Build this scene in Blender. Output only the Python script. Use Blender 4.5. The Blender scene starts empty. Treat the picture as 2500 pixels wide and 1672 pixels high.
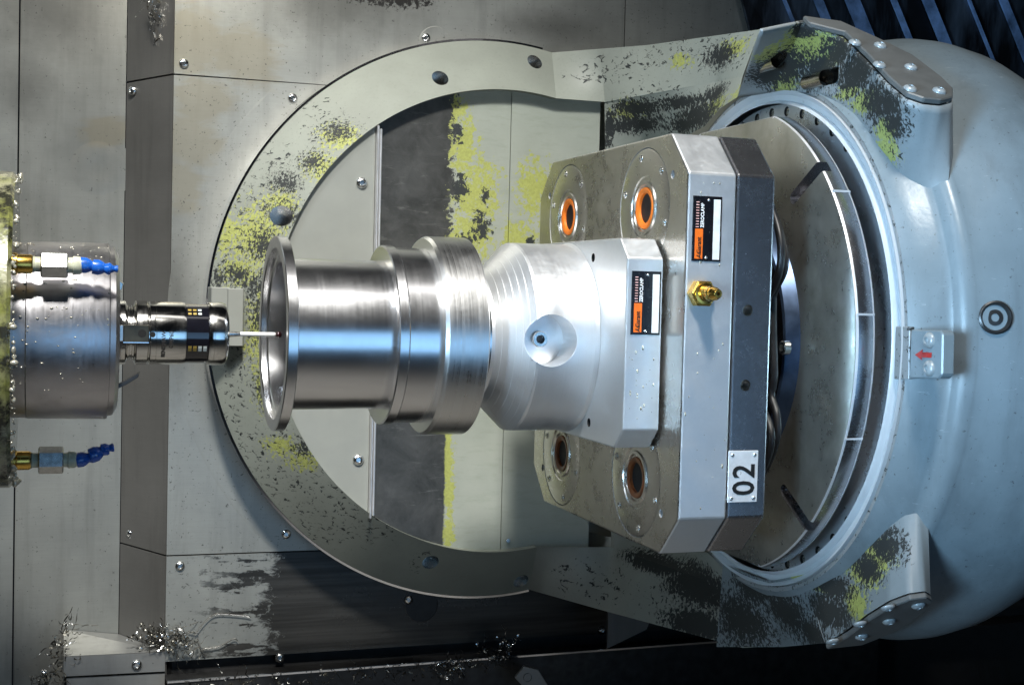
import bpy, bmesh, math, random
import numpy as np
from mathutils import Vector, Matrix
R = math.radians
random.seed(7); rng = np.random.default_rng(7)
scene = bpy.context.scene
COL = scene.collection

# ------------------------------------------------------------------ camera
CL = Vector((-0.3428, -1.4, 0.049))
yaw, pit, roll, FPX = R(18.7527), R(2.1479), R(1.4384), 3243.72
FW = Vector((math.sin(yaw)*math.cos(pit), math.cos(yaw)*math.cos(pit), -math.sin(pit)))
rt0 = Vector((math.cos(yaw), -math.sin(yaw), 0)); up0 = rt0.cross(FW)
RT = math.cos(roll)*rt0 + math.sin(roll)*up0
UP = -math.sin(roll)*rt0 + math.cos(roll)*up0
cam = bpy.data.objects.new('camera', bpy.data.cameras.new('camera'))
cam.data.sensor_width = 36; cam.data.lens = FPX/2500*36
cam.data.clip_start = .05; cam.data.clip_end = 50
M = Matrix((RT, UP, -FW)).transposed().to_4x4(); M.translation = CL
cam.matrix_world = M
COL.objects.link(cam); scene.camera = cam

# ------------------------------------------------------------------ world, lamps, exposure
w = bpy.data.worlds.new('World'); scene.world = w; w.use_nodes = True
w.node_tree.nodes['Background'].inputs[0].default_value = (.55, .68, .9, 1)
w.node_tree.nodes['Background'].inputs[1].default_value = .007
scene.view_settings.view_transform = 'Standard'; scene.view_settings.look = 'None'
scene.view_settings.exposure = 0; scene.view_settings.gamma = 1
scene.cycles.max_bounces = 8

def area(name, loc, target, sx, sy, power, col, spread=180):
    l = bpy.data.lights.new(name, 'AREA'); l.shape = 'RECTANGLE'; l.size = sx; l.size_y = sy
    l.energy = power; l.color = col; l.spread = R(spread)
    o = bpy.data.objects.new(name, l); COL.objects.link(o); o.location = loc
    o.rotation_euler = (Vector(target)-Vector(loc)).to_track_quat('-Z', 'Y').to_euler()
    return o
# the machine's work lamp under the roof, and the bluish daylight of its open door on the operator's side
def spot(name, loc, target, deg, rad, power, col, blend=1.):
    l = bpy.data.lights.new(name, 'SPOT'); l.spot_size = R(deg); l.spot_blend = blend; l.shadow_soft_size = rad
    l.energy = power; l.color = col
    o = bpy.data.objects.new(name, l); COL.objects.link(o); o.location = loc
    o.rotation_euler = (Vector(target)-Vector(loc)).to_track_quat('-Z', 'Y').to_euler()
    return o
spot('work_lamp', (-.55, -2.40, 3.40), (-.04, .2, -.16), 24, .28, 1330, (1, .985, .94))
area('left_lamp', (-2.3, -1.60, 2.3), (-.15, .3, -.12), .6, .6, 2.4, (.78, .88, 1), 40)
area('roof_tube', (-.15, -.52, 1.12), (-.08, -.1, 0), 1.5, .20, 1.0, (1, .97, .95), 150)
area('glare_fill', (-.17, .10, .66), (-.17, .45, .44), .12, .05, .55, (1, .94, .82), 120)  # added unseen lamp, only there to make the warm glare on the wall
area('door_light', (-1.25, -1.40, -.02), (.72, -.36, .17), .45, .6, 3.8, (.44, .72, 1), 38)
area('door_light_low', (.30, -1.80, -.35), (-.12, 0, .02), 1.2, 1.1, 1.25, (.30, .60, 1), 75)

# ------------------------------------------------------------------ pixel to place (photo seen 2344 wide)
def ray(u, v):
    k = 2500/2344
    return FW + RT*((u*k-1250)/FPX) - UP*((v*k-836)/FPX)
def P(u, v, x=None, y=None, z=None):
    d = ray(u, v)
    if x is not None: t = (x-CL.x)/d.x
    elif y is not None: t = (y-CL.y)/d.y
    else: t = (z-CL.z)/d.z
    return CL + d*t
def PP(u, v, p0, n):
    d = ray(u, v); return CL + d*((Vector(p0)-CL).dot(n)/d.dot(n))

# ------------------------------------------------------------------ node helpers
class NT:
    def __init__(s, name):
        s.m = bpy.data.materials.new(name); s.m.use_nodes = True
        s.t = s.m.node_tree; s.b = s.t.nodes['Principled BSDF']; s._pos = None
    def n(s, typ, ins=None, **kw):
        nd = s.t.nodes.new(typ)
        for k, v in kw.items(): setattr(nd, k, v)
        for k, v in (ins or {}).items(): s.set(nd.inputs[k], v)
        return nd
    def set(s, sock, v):
        if hasattr(v, 'is_output'): s.t.links.new(v, sock)
        elif hasattr(v, 'outputs'): s.t.links.new(v.outputs[0], sock)
        else:
            if sock.type == 'RGBA' and len(v) == 3: v = (*v, 1)
            sock.default_value = v
    def math(s, op, a, b=0., c=0., clamp=False):
        return s.n('ShaderNodeMath', {0: a, 1: b, 2: c}, operation=op, use_clamp=clamp).outputs[0]
    def pos(s):
        if s._pos is None: s._pos = s.n('ShaderNodeNewGeometry').outputs['Position']
        return s._pos
    def obj(s): return s.n('ShaderNodeTexCoord').outputs['Object']
    def scaled(s, vec, sc): return s.n('ShaderNodeVectorMath', {0: vec, 1: sc}, operation='MULTIPLY').outputs[0]
    def noise(s, scale, detail=4, rough=.6, vec=None, dist=0.):
        return s.n('ShaderNodeTexNoise', {'Vector': vec if vec is not None else s.pos(), 'Scale': scale, 'Detail': detail, 'Roughness': rough, 'Distortion': dist}).outputs[0]
    def ramp(s, v, a, b):
        return s.n('ShaderNodeMapRange', {0: v, 1: a, 2: b}, clamp=True).outputs[0]
    def mix(s, f, a, b):
        nd = s.n('ShaderNodeMix', data_type='RGBA')
        s.set(nd.inputs[0], f); s.set(nd.inputs[6], a); s.set(nd.inputs[7], b)
        return nd.outputs[2]
    def lerp(s, f, a, b):
        nd = s.n('ShaderNodeMix', data_type='FLOAT')
        s.set(nd.inputs[0], f); s.set(nd.inputs[2], a); s.set(nd.inputs[3], b)
        return nd.outputs[0]
    def blobs(s, lst):
        out = None
        for c, r in lst:
            r = (r, r, r) if not hasattr(r, '__len__') else r
            d = s.n('ShaderNodeVectorMath', {0: s.pos(), 1: tuple(c)}, operation='SUBTRACT').outputs[0]
            d = s.n('ShaderNodeVectorMath', {0: d, 1: tuple(1/q for q in r)}, operation='MULTIPLY').outputs[0]
            l = s.n('ShaderNodeVectorMath', {0: d}, operation='LENGTH').outputs['Value']
            v = s.math('SUBTRACT', 1., l, clamp=True)
            out = v if out is None else s.math('MAXIMUM', out, v)
        return out
    def bump(s, h, strength=.2, dist=.001, normal=None):
        ins = {'Height': h, 'Strength': strength, 'Distance': dist}
        if normal is not None: ins['Normal'] = normal
        return s.n('ShaderNodeBump', ins).outputs[0]
    def out(s, **kw):
        for k, v in kw.items(): s.set(s.b.inputs[k.replace('_', ' ')], v)
        return s.m

def plain(name, col, rough=.5, metal=0., var=.12, scale=60, bump=0., coat=0.):
    t = NT(name); n = t.noise(scale, 5)
    c = t.mix(t.ramp(n, .3, .7), tuple(q*(1-var) for q in col), tuple(q*(1+var) for q in col))
    kw = dict(Base_Color=c, Roughness=t.lerp(t.ramp(n, .3, .7), rough*.85, rough*1.15), Metallic=metal)
    if bump: kw['Normal'] = t.bump(n, bump)
    if coat: kw['Coat_Weight'] = coat
    return t.out(**kw)

def brushed(name, col, rough, sc, var=.15, bump=.05, spots=.0, rv=.3, aniso=0., dirt=(.12, .11, .08), metal=1., film=.14):
    """machined metal: fine tool marks along the short direction of sc, cloudy wear, dull spots"""
    t = NT(name)
    fine = t.noise(1., 3, .7, t.scaled(t.pos(), sc))
    cloud = t.noise(14, 5, .65)
    c = t.mix(t.ramp(fine, .3, .7), tuple(q*(1-var) for q in col), tuple(min(1, q*(1+var)) for q in col))
    c = t.mix(t.math('MULTIPLY', t.ramp(cloud, .5, .75), spots), c, dirt)
    r = t.lerp(t.ramp(t.math('ADD', t.math('MULTIPLY', fine, .6), t.math('MULTIPLY', cloud, .4)), .35, .65), rough*(1-rv), rough*(1+rv))
    nk = t.noise(170, 6, .72); sm = t.noise(22, 6, .7, dist=.8)
    r = t.math('ADD', r, t.math('MULTIPLY', t.math('SUBTRACT', t.ramp(sm, .38, .66), .4), film))
    c = t.mix(t.math('MULTIPLY', t.ramp(nk, .68, .72), .5), c, tuple(q*.35 for q in col))
    return t.out(Base_Color=c, Metallic=metal, Roughness=r, Normal=t.bump(nk, .03, .0006, t.bump(fine, bump, .0003)), Anisotropic=aniso)

PRIM = (.42, .445, .125); DARKCH = (.022, .025, .024)
def chipped(name, paint, yel, dark, fleck, ns=95, rough=.5, gy=.8, gd=.75):
    """paint eaten by coolant: blobs say where, noise says how; primer shows first, then dark iron"""
    t = NT(name)
    n1 = t.noise(ns, 7, .68, dist=.4); n2 = t.noise(ns*1.35, 7, .7, t.scaled(t.pos(), (1, 1.3, .8)), .5)
    cl = t.noise(9, 5); fine = t.noise(260, 3)
    base = t.mix(t.ramp(cl, .3, .7), tuple(q*.86 for q in paint), tuple(q*1.1 for q in paint))
    base = t.mix(t.math('MULTIPLY', t.ramp(fine, .55, .8), .25), base, tuple(q*.5 for q in paint))
    vy = t.blobs(yel) if yel else 0.
    vd = t.blobs(dark) if dark else 0.
    vf = t.blobs(fleck) if fleck else 0.
    my = t.ramp(t.math('ADD', t.math('MULTIPLY', vy, gy), t.math('MULTIPLY', t.math('SUBTRACT', n1, .5), 2.6)), .38, .46)
    md = t.ramp(t.math('ADD', t.math('MULTIPLY', vd, gd), t.math('MULTIPLY', t.math('SUBTRACT', n2, .5), 3.0)), .40, .47)
    fn = t.noise(1., 6, .66, t.scaled(t.pos(), (ns*.55, ns*.8, ns*.95)), .7)
    mf = t.ramp(t.math('ADD', t.math('MULTIPLY', t.ramp(vf, 0., .55), .165), fn), .74, .76)
    gate_y = t.ramp(vy, .02, .2) if yel else 0.
    gate_d = t.ramp(vd, .02, .2) if dark else 0.
    my = t.math('MULTIPLY', my, gate_y); md = t.math('MULTIPLY', md, gate_d)
    my = t.math('MULTIPLY', my, t.ramp(n2, .25, .4))
    c = t.mix(my, base, t.mix(t.ramp(fine, .35, .65), PRIM, tuple(q*.72 for q in PRIM)))
    c = t.mix(t.math('MAXIMUM', md, mf), c, DARKCH)
    hgt = t.math('SUBTRACT', 1., t.math('MAXIMUM', t.math('MULTIPLY', my, .5), t.math('MAXIMUM', md, mf)))
    nm = t.bump(fine, .06, .0005)
    nm = t.bump(hgt, .45, .0012, nm)
    return t.out(Base_Color=c, Roughness=t.lerp(t.math('MAXIMUM', md, mf), rough, .62), Normal=nm)

def PX(y, lst, k=None):
    """blobs given in photo pixels, put on the plane y (k metres a pixel there)"""
    k = k or .000434*(1.4+y)/1.4
    o = []
    for q in lst:
        u, v, a = q[:3]; b = q[3] if len(q) > 3 else a
        o.append((P(u, v, y=y), (a*k, .12, b*k)))
    return o

from mathutils.bvhtree import BVHTree
def HB(objs, lst):
    """worn places given by where the photo shows them, found on the built surfaces"""
    V = []; F = []
    for o in objs:
        k = len(V); L = world_loc(o); V += [v.co+L for v in o.data.vertices]; F += [[k+i for i in p.vertices] for p in o.data.polygons]
    T = BVHTree.FromPolygons(V, F); out = []
    for q in lst:
        u, v, a = q[:3]; b = q[3] if len(q) > 3 else a
        d = ray(u, v).normalized(); h = T.ray_cast(CL, d)[0]
        if h is None: continue
        k = .000434*(h-CL).dot(FW)/1.36
        out.append((h, (a*k, max(a, b)*k*1.4, b*k)))
    return out

# ------------------------------------------------------------------ mesh helpers
def finish(name, me, mat, parent=None, smooth=None, kind=None, loc=None):
    if parent is not None and loc is None:
        me.transform(Matrix.Translation(-world_loc(parent)))
    o = bpy.data.objects.new(name, me); COL.objects.link(o)
    if mat is not None:
        for m in (mat if isinstance(mat, (list, tuple)) else [mat]): me.materials.append(m)
    if smooth is not None:
        me.polygons.foreach_set('use_smooth', [True]*len(me.polygons))
        me.set_sharp_from_angle(angle=R(smooth))
    if parent is not None: o.parent = parent
    if loc is not None: o.location = Vector(loc) - (world_loc(parent) if parent is not None else Vector())
    if kind: o['kind'] = kind
    return o
def world_loc(o):
    v = Vector()
    while o is not None: v = v + o.location; o = o.parent
    return v
def mesh(verts, faces, name='m', recalc=True):
    me = bpy.data.meshes.new(name)
    bm = bmesh.new(); vs = [bm.verts.new(v) for v in verts]
    for f in faces:
        try: bm.faces.new([vs[i] for i in f])
        except ValueError: pass
    bmesh.ops.remove_doubles(bm, verts=bm.verts, dist=1e-6)
    if recalc: bmesh.ops.recalc_face_normals(bm, faces=bm.faces)
    bm.to_mesh(me); bm.free(); return me
def lathe(prof, axis='X', o=(0, 0, 0), seg=96, arc=None, closed=False, sub=1):
    """prof: (t, r) along the axis"""
    if sub > 1:
        q = []
        for (a, b), (c, d) in zip(prof, prof[1:]):
            for i in range(sub): f = i/sub; q.append((a+(c-a)*f, b+(d-b)*f))
        q.append(prof[-1]); prof = q
    full = arc is None; a0, a1 = arc or (0, 2*math.pi)
    n = seg if full else seg+1
    V = []; F = []
    for i in range(n):
        a = a0+(a1-a0)*i/seg; c, s = math.cos(a), math.sin(a)
        for t, r in prof:
            if axis == 'X': V.append((o[0]+t, o[1]-r*c, o[2]+r*s))
            elif axis == 'Y': V.append((o[0]+r*c, o[1]+t, o[2]+r*s))
            else: V.append((o[0]+r*c, o[1]+r*s, o[2]+t))
    m = len(prof)
    for i in range(seg):
        j = (i+1) % n
        for k in range(m if closed else m-1):
            l = (k+1) % m
            F.append((i*m+k, i*m+l, j*m+l, j*m+k))
    if closed and not full:
        F.append(tuple(range(m))); F.append(tuple((n-1)*m+k for k in range(m))[::-1])
    F2 = []
    for f in F:
        g = []
        for i in f:
            if not g or V[i] != V[g[-1]]: g.append(i)
        F2.append(f)
    me = mesh(V, F2); 
    bm = bmesh.new(); bm.from_mesh(me); bmesh.ops.dissolve_degenerate(bm, dist=1e-7, edges=bm.edges); bm.to_mesh(me); bm.free()
    return me
def box(x0, x1, y0, y1, z0, z1, bev=0., seg=1):
    bm = bmesh.new()
    bmesh.ops.create_cube(bm, size=1, matrix=Matrix.Translation(((x0+x1)/2, (y0+y1)/2, (z0+z1)/2)) @ Matrix.Diagonal((x1-x0, y1-y0, z1-z0, 1)))
    if bev: bmesh.ops.bevel(bm, geom=bm.edges[:], offset=bev, segments=seg, affect='EDGES', profile=.5)
    me = bpy.data.meshes.new('b'); bm.to_mesh(me); bm.free(); return me
def prism(pts, d, bev=0., seg=1):
    """pts: 3D outline, d: extrusion vector"""
    bm = bmesh.new(); a = [bm.verts.new(p) for p in pts]; b = [bm.verts.new(Vector(p)+Vector(d)) for p in pts]
    n = len(pts)
    bm.faces.new(a); bm.faces.new(b[::-1])
    for i in range(n): bm.faces.new((a[i], b[i], b[(i+1) % n], a[(i+1) % n]))
    bmesh.ops.recalc_face_normals(bm, faces=bm.faces)
    if bev:
        bmesh.ops.bevel(bm, geom=[e for e in bm.edges if e.calc_face_angle(0) > R(20)], offset=bev, segments=seg, affect='EDGES', profile=.5)
    me = bpy.data.meshes.new('p'); bm.to_mesh(me); bm.free(); return me
def grid(rows):
    n, m = len(rows), len(rows[0])
    return mesh([p for r in rows for p in r], [(i*m+j, i*m+j+1, (i+1)*m+j+1, (i+1)*m+j) for i in range(n-1) for j in range(m-1)])
def resample(pts, n):
    pts = [Vector(p) for p in pts]; L = [0]
    for a, b in zip(pts, pts[1:]): L.append(L[-1]+(b-a).length)
    o = []
    for i in range(n):
        s = L[-1]*i/(n-1); k = 0
        while k < len(L)-2 and L[k+1] < s: k += 1
        f = (s-L[k])/max(1e-9, L[k+1]-L[k]); o.append(pts[k].lerp(pts[k+1], f))
    return o
def loft(a, b, n=40, m=10, bulge=None):
    A, B = resample(a, n), resample(b, n); rows = []
    for j in range(m+1):
        f = j/m; rows.append([A[i].lerp(B[i], f) + (bulge(f, i/(n-1)) if bulge else Vector()) for i in range(n)])
    return grid(rows)
def tube(pts, r, seg=8, n=None, smooth=True):
    pts = [Vector(p) for p in pts]
    if n:                                    # catmull-rom through the points
        q = [pts[0]]+pts+[pts[-1]]; o = []
        for i in range(1, len(q)-2):
            for k in range(n):
                t = k/n; p0, p1, p2, p3 = q[i-1:i+3]
                o.append(.5*((2*p1)+(-p0+p2)*t+(2*p0-5*p1+4*p2-p3)*t*t+(-p0+3*p1-3*p2+p3)*t**3))
        o.append(pts[-1]); pts = o
    V = []; F = []; up = Vector((.3, .2, .9)).normalized()
    for i, p in enumerate(pts):
        d = (pts[min(i+1, len(pts)-1)]-pts[max(i-1, 0)]).normalized()
        a = d.cross(up).normalized(); b = d.cross(a)
        rr = r[i] if hasattr(r, '__len__') else r
        for k in range(seg):
            t = 2*math.pi*k/seg; V.append(p+a*rr*math.cos(t)+b*rr*math.sin(t))
    for i in range(len(pts)-1):
        for k in range(seg):
            l = (k+1) % seg; F.append((i*seg+k, i*seg+l, (i+1)*seg+l, (i+1)*seg+k))
    F.append(tuple(range(seg))[::-1]); F.append(tuple((len(pts)-1)*seg+k for k in range(seg)))
    return mesh(V, F)
def join(ms):
    bm = bmesh.new()
    for m in ms: bm.from_mesh(m)
    me = bpy.data.meshes.new('j'); bm.to_mesh(me); bm.free(); return me
def cut(o, cutters, mats=None, selfx=False):
    """boolean holes; the cut faces take the cutter's material"""
    tmp = []
    for c in cutters:
        c.transform(Matrix.Translation(-world_loc(o)))
        k = bpy.data.objects.new('cutter', c); COL.objects.link(k); k.location = world_loc(o)
        if mats: c.materials.append(mats)
        md = o.modifiers.new('b', 'BOOLEAN'); md.operation = 'DIFFERENCE'; md.object = k; md.solver = 'EXACT'
        md.material_mode = 'TRANSFER'; md.use_self = selfx; tmp.append(k)
    bpy.context.view_layer.update()
    me = bpy.data.meshes.new_from_object(o.evaluated_get(bpy.context.evaluated_depsgraph_get()))
    o.modifiers.clear(); o.data = me
    for k in tmp: bpy.data.objects.remove(k)
    return o
def cylm(c, d, r, L, seg=32, r2=None):
    """closed cylinder starting at c along d"""
    d = Vector(d).normalized(); q = d.to_track_quat('Z', 'Y').to_matrix().to_4x4(); q.translation = Vector(c)
    bm = bmesh.new()
    bmesh.ops.create_cone(bm, cap_ends=True, segments=seg, radius1=r, radius2=r if r2 is None else r2, depth=L, matrix=q @ Matrix.Translation((0, 0, L/2)))
    me = bpy.data.meshes.new('c'); bm.to_mesh(me); bm.free(); return me
def orient(n, up=(0, 0, 1)):
    return Vector(n).normalized().to_track_quat('Z', 'Y').to_matrix().to_4x4()
def text(s, size, origin, right, upv, mat, parent, name='lettering', depth=.0002, wrap=None, spacing=1., xs=1., fat=0.):
    cu = bpy.data.curves.new('t', 'FONT'); cu.body = s; cu.size = size; cu.extrude = depth; cu.align_x = 'LEFT'
    cu.space_character = spacing; cu.offset = fat; cu.resolution_u = 3
    to = bpy.data.objects.new('t', cu); COL.objects.link(to); bpy.context.view_layer.update()
    me = bpy.data.meshes.new_from_object(to.evaluated_get(bpy.context.evaluated_depsgraph_get()))
    bpy.data.objects.remove(to)
    r, u = Vector(right).normalized(), Vector(upv).normalized(); n = r.cross(u); og = Vector(origin)
    if wrap:                                  # wrap = (radius, start angle): round the x axis
        bm = bmesh.new(); bm.from_mesh(me)
        bmesh.ops.subdivide_edges(bm, edges=[e for e in bm.edges if e.calc_length() > size*.15], cuts=2)
        bm.to_mesh(me); bm.free()
        rad, a0 = wrap
        for v in me.vertices:
            a = a0+v.co.x*xs/rad; rr = rad+v.co.z
            v.co = Vector((og.x-v.co.y, og.y-rr*math.cos(a), og.z+rr*math.sin(a)))
    else:
        for v in me.vertices: v.co = og+r*v.co.x*xs+u*v.co.y+n*v.co.z
    return finish(name, me, mat, parent)

def thing(name, loc, label, cat, group=None, kind=None):
    o = bpy.data.objects.new(name, None); COL.objects.link(o); o.location = loc; o.empty_display_size = .02
    if kind: o['kind'] = kind
    if label: o['label'] = label
    if cat: o['category'] = cat
    if group: o['group'] = group
    return o
def tag(o, label=None, cat=None, group=None, kind=None):
    for k, v in (('label', label), ('category', cat), ('group', group), ('kind', kind)):
        if v: o[k] = v
    return o

# ------------------------------------------------------------------ materials
def scuffed(name, col, rough, metal=0.):
    t = NT(name); a = t.noise(260, 6, .72); b = t.noise(1, 4, .7, t.scaled(t.pos(), (700, 200, 120)), .5); d = t.noise(70, 5)
    c = t.mix(t.ramp(d, .35, .75), col, tuple(q*.72 for q in col))
    c = t.mix(t.math('MULTIPLY', t.ramp(a, .64, .70), .7), c, (.16, .15, .13))
    c = t.mix(t.math('MULTIPLY', t.ramp(b, .66, .72), .5), c, (.45, .45, .44))
    return t.out(Base_Color=c, Metallic=metal, Roughness=t.lerp(t.ramp(d, .3, .7), rough*.7, rough*1.5))
STEEL = brushed('turned_steel', (.80, .80, .81), .23, (420, 2, 2), var=.012, bump=.0, spots=.03, rv=.09, film=.04)
STEEL2 = brushed('turned_steel_rough', (.74, .74, .73), .33, (700, 3, 3), var=.05, bump=.004, spots=.06, rv=.2, film=.06)
ALU = brushed('milled_aluminium', (.70, .71, .715), .42, (260, 260, 260), var=.02, bump=.006, spots=.08, metal=.8, rv=.1)
ALUFACE = brushed('ground_aluminium_face', (.66, .64, .60), .30, (90, 160, 160), var=.02, bump=.004, spots=.3, dirt=(.36, .34, .29), rv=.15)
ALUCONE = brushed('turned_aluminium', (.88, .89, .90), .40, (900, 4, 4), var=.02, bump=.006, spots=.08, metal=.85, rv=.12)
DISC = brushed('table_steel', (.50, .49, .44), .33, (60, 120, 90), var=.04, bump=.004, spots=.7, dirt=(.27, .25, .17), metal=.9, rv=.2)
SPC = brushed('spacer_steel', (.42, .42, .44), .26, (260, 260, 260), var=.02, bump=.001, spots=.12, rv=.08, metal=.97, film=.03)
EDGE = plain('bright_edge', (.92, .92, .93), .48, .75, var=.04)  # pale colour stands in for the glint on edges; also scale marks
CHROME = plain('polished_steel', (.82, .82, .84), .12, 1., var=.06)
SCREW = plain('screw_steel', (.66, .67, .66), .24, 1., var=.2, scale=200)
DARKST = plain('blackened_steel', (.05, .05, .05), .35, .6, var=.3)
BLACK = scuffed('black_enamel', (.006, .006, .008), .2, 0.)
RUBBER = plain('black_hose', (.010, .010, .011), .42, 0., var=.3)
HOLE = plain('dark_bore', (.006, .006, .006), .7)
ORANGE = plain('orange_seal', (.80, .19, .02), .42, 0., var=.12)
ORANGE_SHADED = plain('shaded_orange_seal', (.16, .045, .012), .4, 0., var=.4)  # darker copy for the lower rings; their shade is put into the colour
ORANGEP = scuffed('orange_print', (.85, .16, .01), .38, 0.)
WHITEP = scuffed('white_field', (.78, .79, .78), .42, 0.)
SILVERP = scuffed('silver_plate', (.78, .80, .82), .36, .35)
INK = plain('black_ink', (.008, .008, .008), .5)
PINKINK = plain('pale_print', (.75, .42, .38), .5)
WHITEINK = plain('white_print', (.8, .8, .8), .5)
REDINK = plain('red_paint', (.42, .03, .025), .5, 0., var=.25, scale=300)
BRASS = plain('brass', (.70, .44, .10), .26, 1., var=.2, scale=150, bump=.05)
def bluep():
    t = NT('blue_plastic'); n = t.noise(150, 5, .7, t.obj()); g = t.noise(420, 5, .7, t.obj())
    c = t.mix(t.ramp(n, .3, .7), (.010, .10, .48), (.016, .15, .66))
    c = t.mix(t.math('MULTIPLY', t.ramp(n, .52, .66), .55), c, (.02, .05, .12)); m = t.ramp(g, .62, .68)
    c = t.mix(m, c, (.62, .66, .66))
    return t.out(Base_Color=c, Roughness=t.lerp(n, .15, .45), Metallic=t.math('MULTIPLY', m, .6), Coat_Weight=.4, Normal=t.bump(g, .3, .0008))
BLUE = bluep()
NYLON = plain('pale_grimy_plastic', (.62, .62, .46), .35, 0., var=.3, scale=160, bump=.2)
CERAM = plain('white_ceramic', (.9, .9, .88), .3, 0., var=.03)
RUBY = plain('dark_ruby', (.03, .004, .006), .05, 0., coat=1.)
YELL = plain('yellow_component', (.40, .28, .06), .4); PALEC = plain('pale_component', (.7, .75, .7), .4)
NICKEL = brushed('nickel_probe', (.70, .69, .66), .12, (1400, 4, 4), var=.03, bump=.004, spots=.1, rv=.2)
SPIN = brushed('ground_spindle', (.56, .55, .57),   .36, (260, 3, 3), var=.015, bump=0., rv=.12, spots=.35, dirt=(.2, .17, .12))
CHIP = plain('aluminium_swarf', (.78, .78, .76), .22, 1., var=.25, scale=300)
CHIPD = plain('dark_swarf', (.10, .095, .08), .3, .8, var=.5, scale=300)
WEDGE = plain('drive_key', (.75, .75, .73), .35, 1.)

def sheet(name, col, stains=(), dark=(), lo=.34, hi=.5, metal=.55, wipe=None, spk=0., grime=()):
    """enclosure sheet: brushed, cloudy, coolant stains and grime spots"""
    t = NT(name)
    fine = t.noise(1., 3, .7, t.scaled(t.pos(), (30, 30, 700)))
    cl = t.noise(7, 6, .62); sp = t.noise(230, 4, .7)
    c = t.mix(t.ramp(cl, .3, .7), tuple(q*.82 for q in col), tuple(q*1.14 for q in col))
    c = t.mix(t.math('MULTIPLY', t.ramp(fine, .3, .75), .16), c, tuple(q*.55 for q in col))
    run = t.noise(1., 5, .65, t.scaled(t.pos(), (45, 45, 3.5)), .25)
    c = t.mix(t.math('MULTIPLY', t.ramp(run, .5, .74), .34), c, tuple(q*.45 for q in col))
    if stains:
        v = t.blobs(stains); n = t.noise(32, 6, .6, t.scaled(t.pos(), (.45, 1, 1.3)), .8)
        m = t.ramp(t.math('ADD', v, t.math('MULTIPLY', t.math('SUBTRACT', n, .5), 1.3)), .22, .55)
        c = t.mix(t.math('MULTIPLY', t.math('MULTIPLY', m, t.ramp(v, 0, .25)), .5), c, (col[0]*.82, col[1]*.70, col[2]*.50))
    if dark:
        v = t.blobs(dark)
        m = t.ramp(t.math('ADD', v, t.math('MULTIPLY', t.math('SUBTRACT', sp, .5), 2.4)), .42, .62)
        m = t.math('MULTIPLY', m, t.ramp(v, 0, .3))
        c = t.mix(m, c, (.03, .028, .026))
    if grime:
        v = t.blobs(grime); n = t.noise(30, 7, .7)
        c = t.mix(t.math('MULTIPLY', t.ramp(t.math('ADD', v, t.math('MULTIPLY', t.math('SUBTRACT', n, .5), .8)), .05, .85), .5), c, (.05, .048, .042))
    if wipe: c = wipe(t, c, col)
    rgh = t.lerp(cl, lo, hi)
    if wipe: rgh = t.lerp(t.wet, rgh, t.lerp(cl, .18, .34))
    g = t.math('GREATER_THAN', sp, .70-spk)
    c = t.mix(t.math('MULTIPLY', g, .75), c, (.045, .042, .038))
    return t.out(Base_Color=c, Metallic=metal, Roughness=rgh, Normal=t.bump(cl, .10, .004, t.bump(fine, .05, .0004)))

GREY = (.35, .355, .325)
# --- arm paint wear
ring_yel = PX(.362, [(590, 540, 110, 140), (545, 620, 70, 60), (640, 470, 70, 60), (590, 760, 50, 170), (612, 890, 48, 100), (775, 320, 80, 60), (730, 385, 70, 65), (640, 1020, 70, 45), (530, 540, 70, 100), (690, 1050, 70, 40)])
ring_dark = PX(.362, [(645, 492, 72, 66), (600, 560, 75, 75), (545, 630, 75, 52), (770, 305, 72, 44), (715, 375, 64, 52), (585, 720, 36, 120), (605, 880, 40, 90), (505, 640, 40, 55), (690, 1020, 46, 44), (585, 650, 60, 70), (650, 420, 60, 50)])
ring_fleck = PX(.362, [(520, 620, 90, 330), (640, 1060, 210, 230), (760, 1190, 200, 130), (600, 430, 190, 220), (560, 800, 120, 300), (720, 1110, 190, 170), (760, 300, 140, 100), (700, 230, 120, 60), (840, 1200, 130, 90), (530, 1000, 100, 150), (960, 1280, 60, 60)])
RINGP = chipped('hub_paint', (.262, .278, .236), ring_yel, ring_dark, ring_fleck, ns=210)
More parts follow.
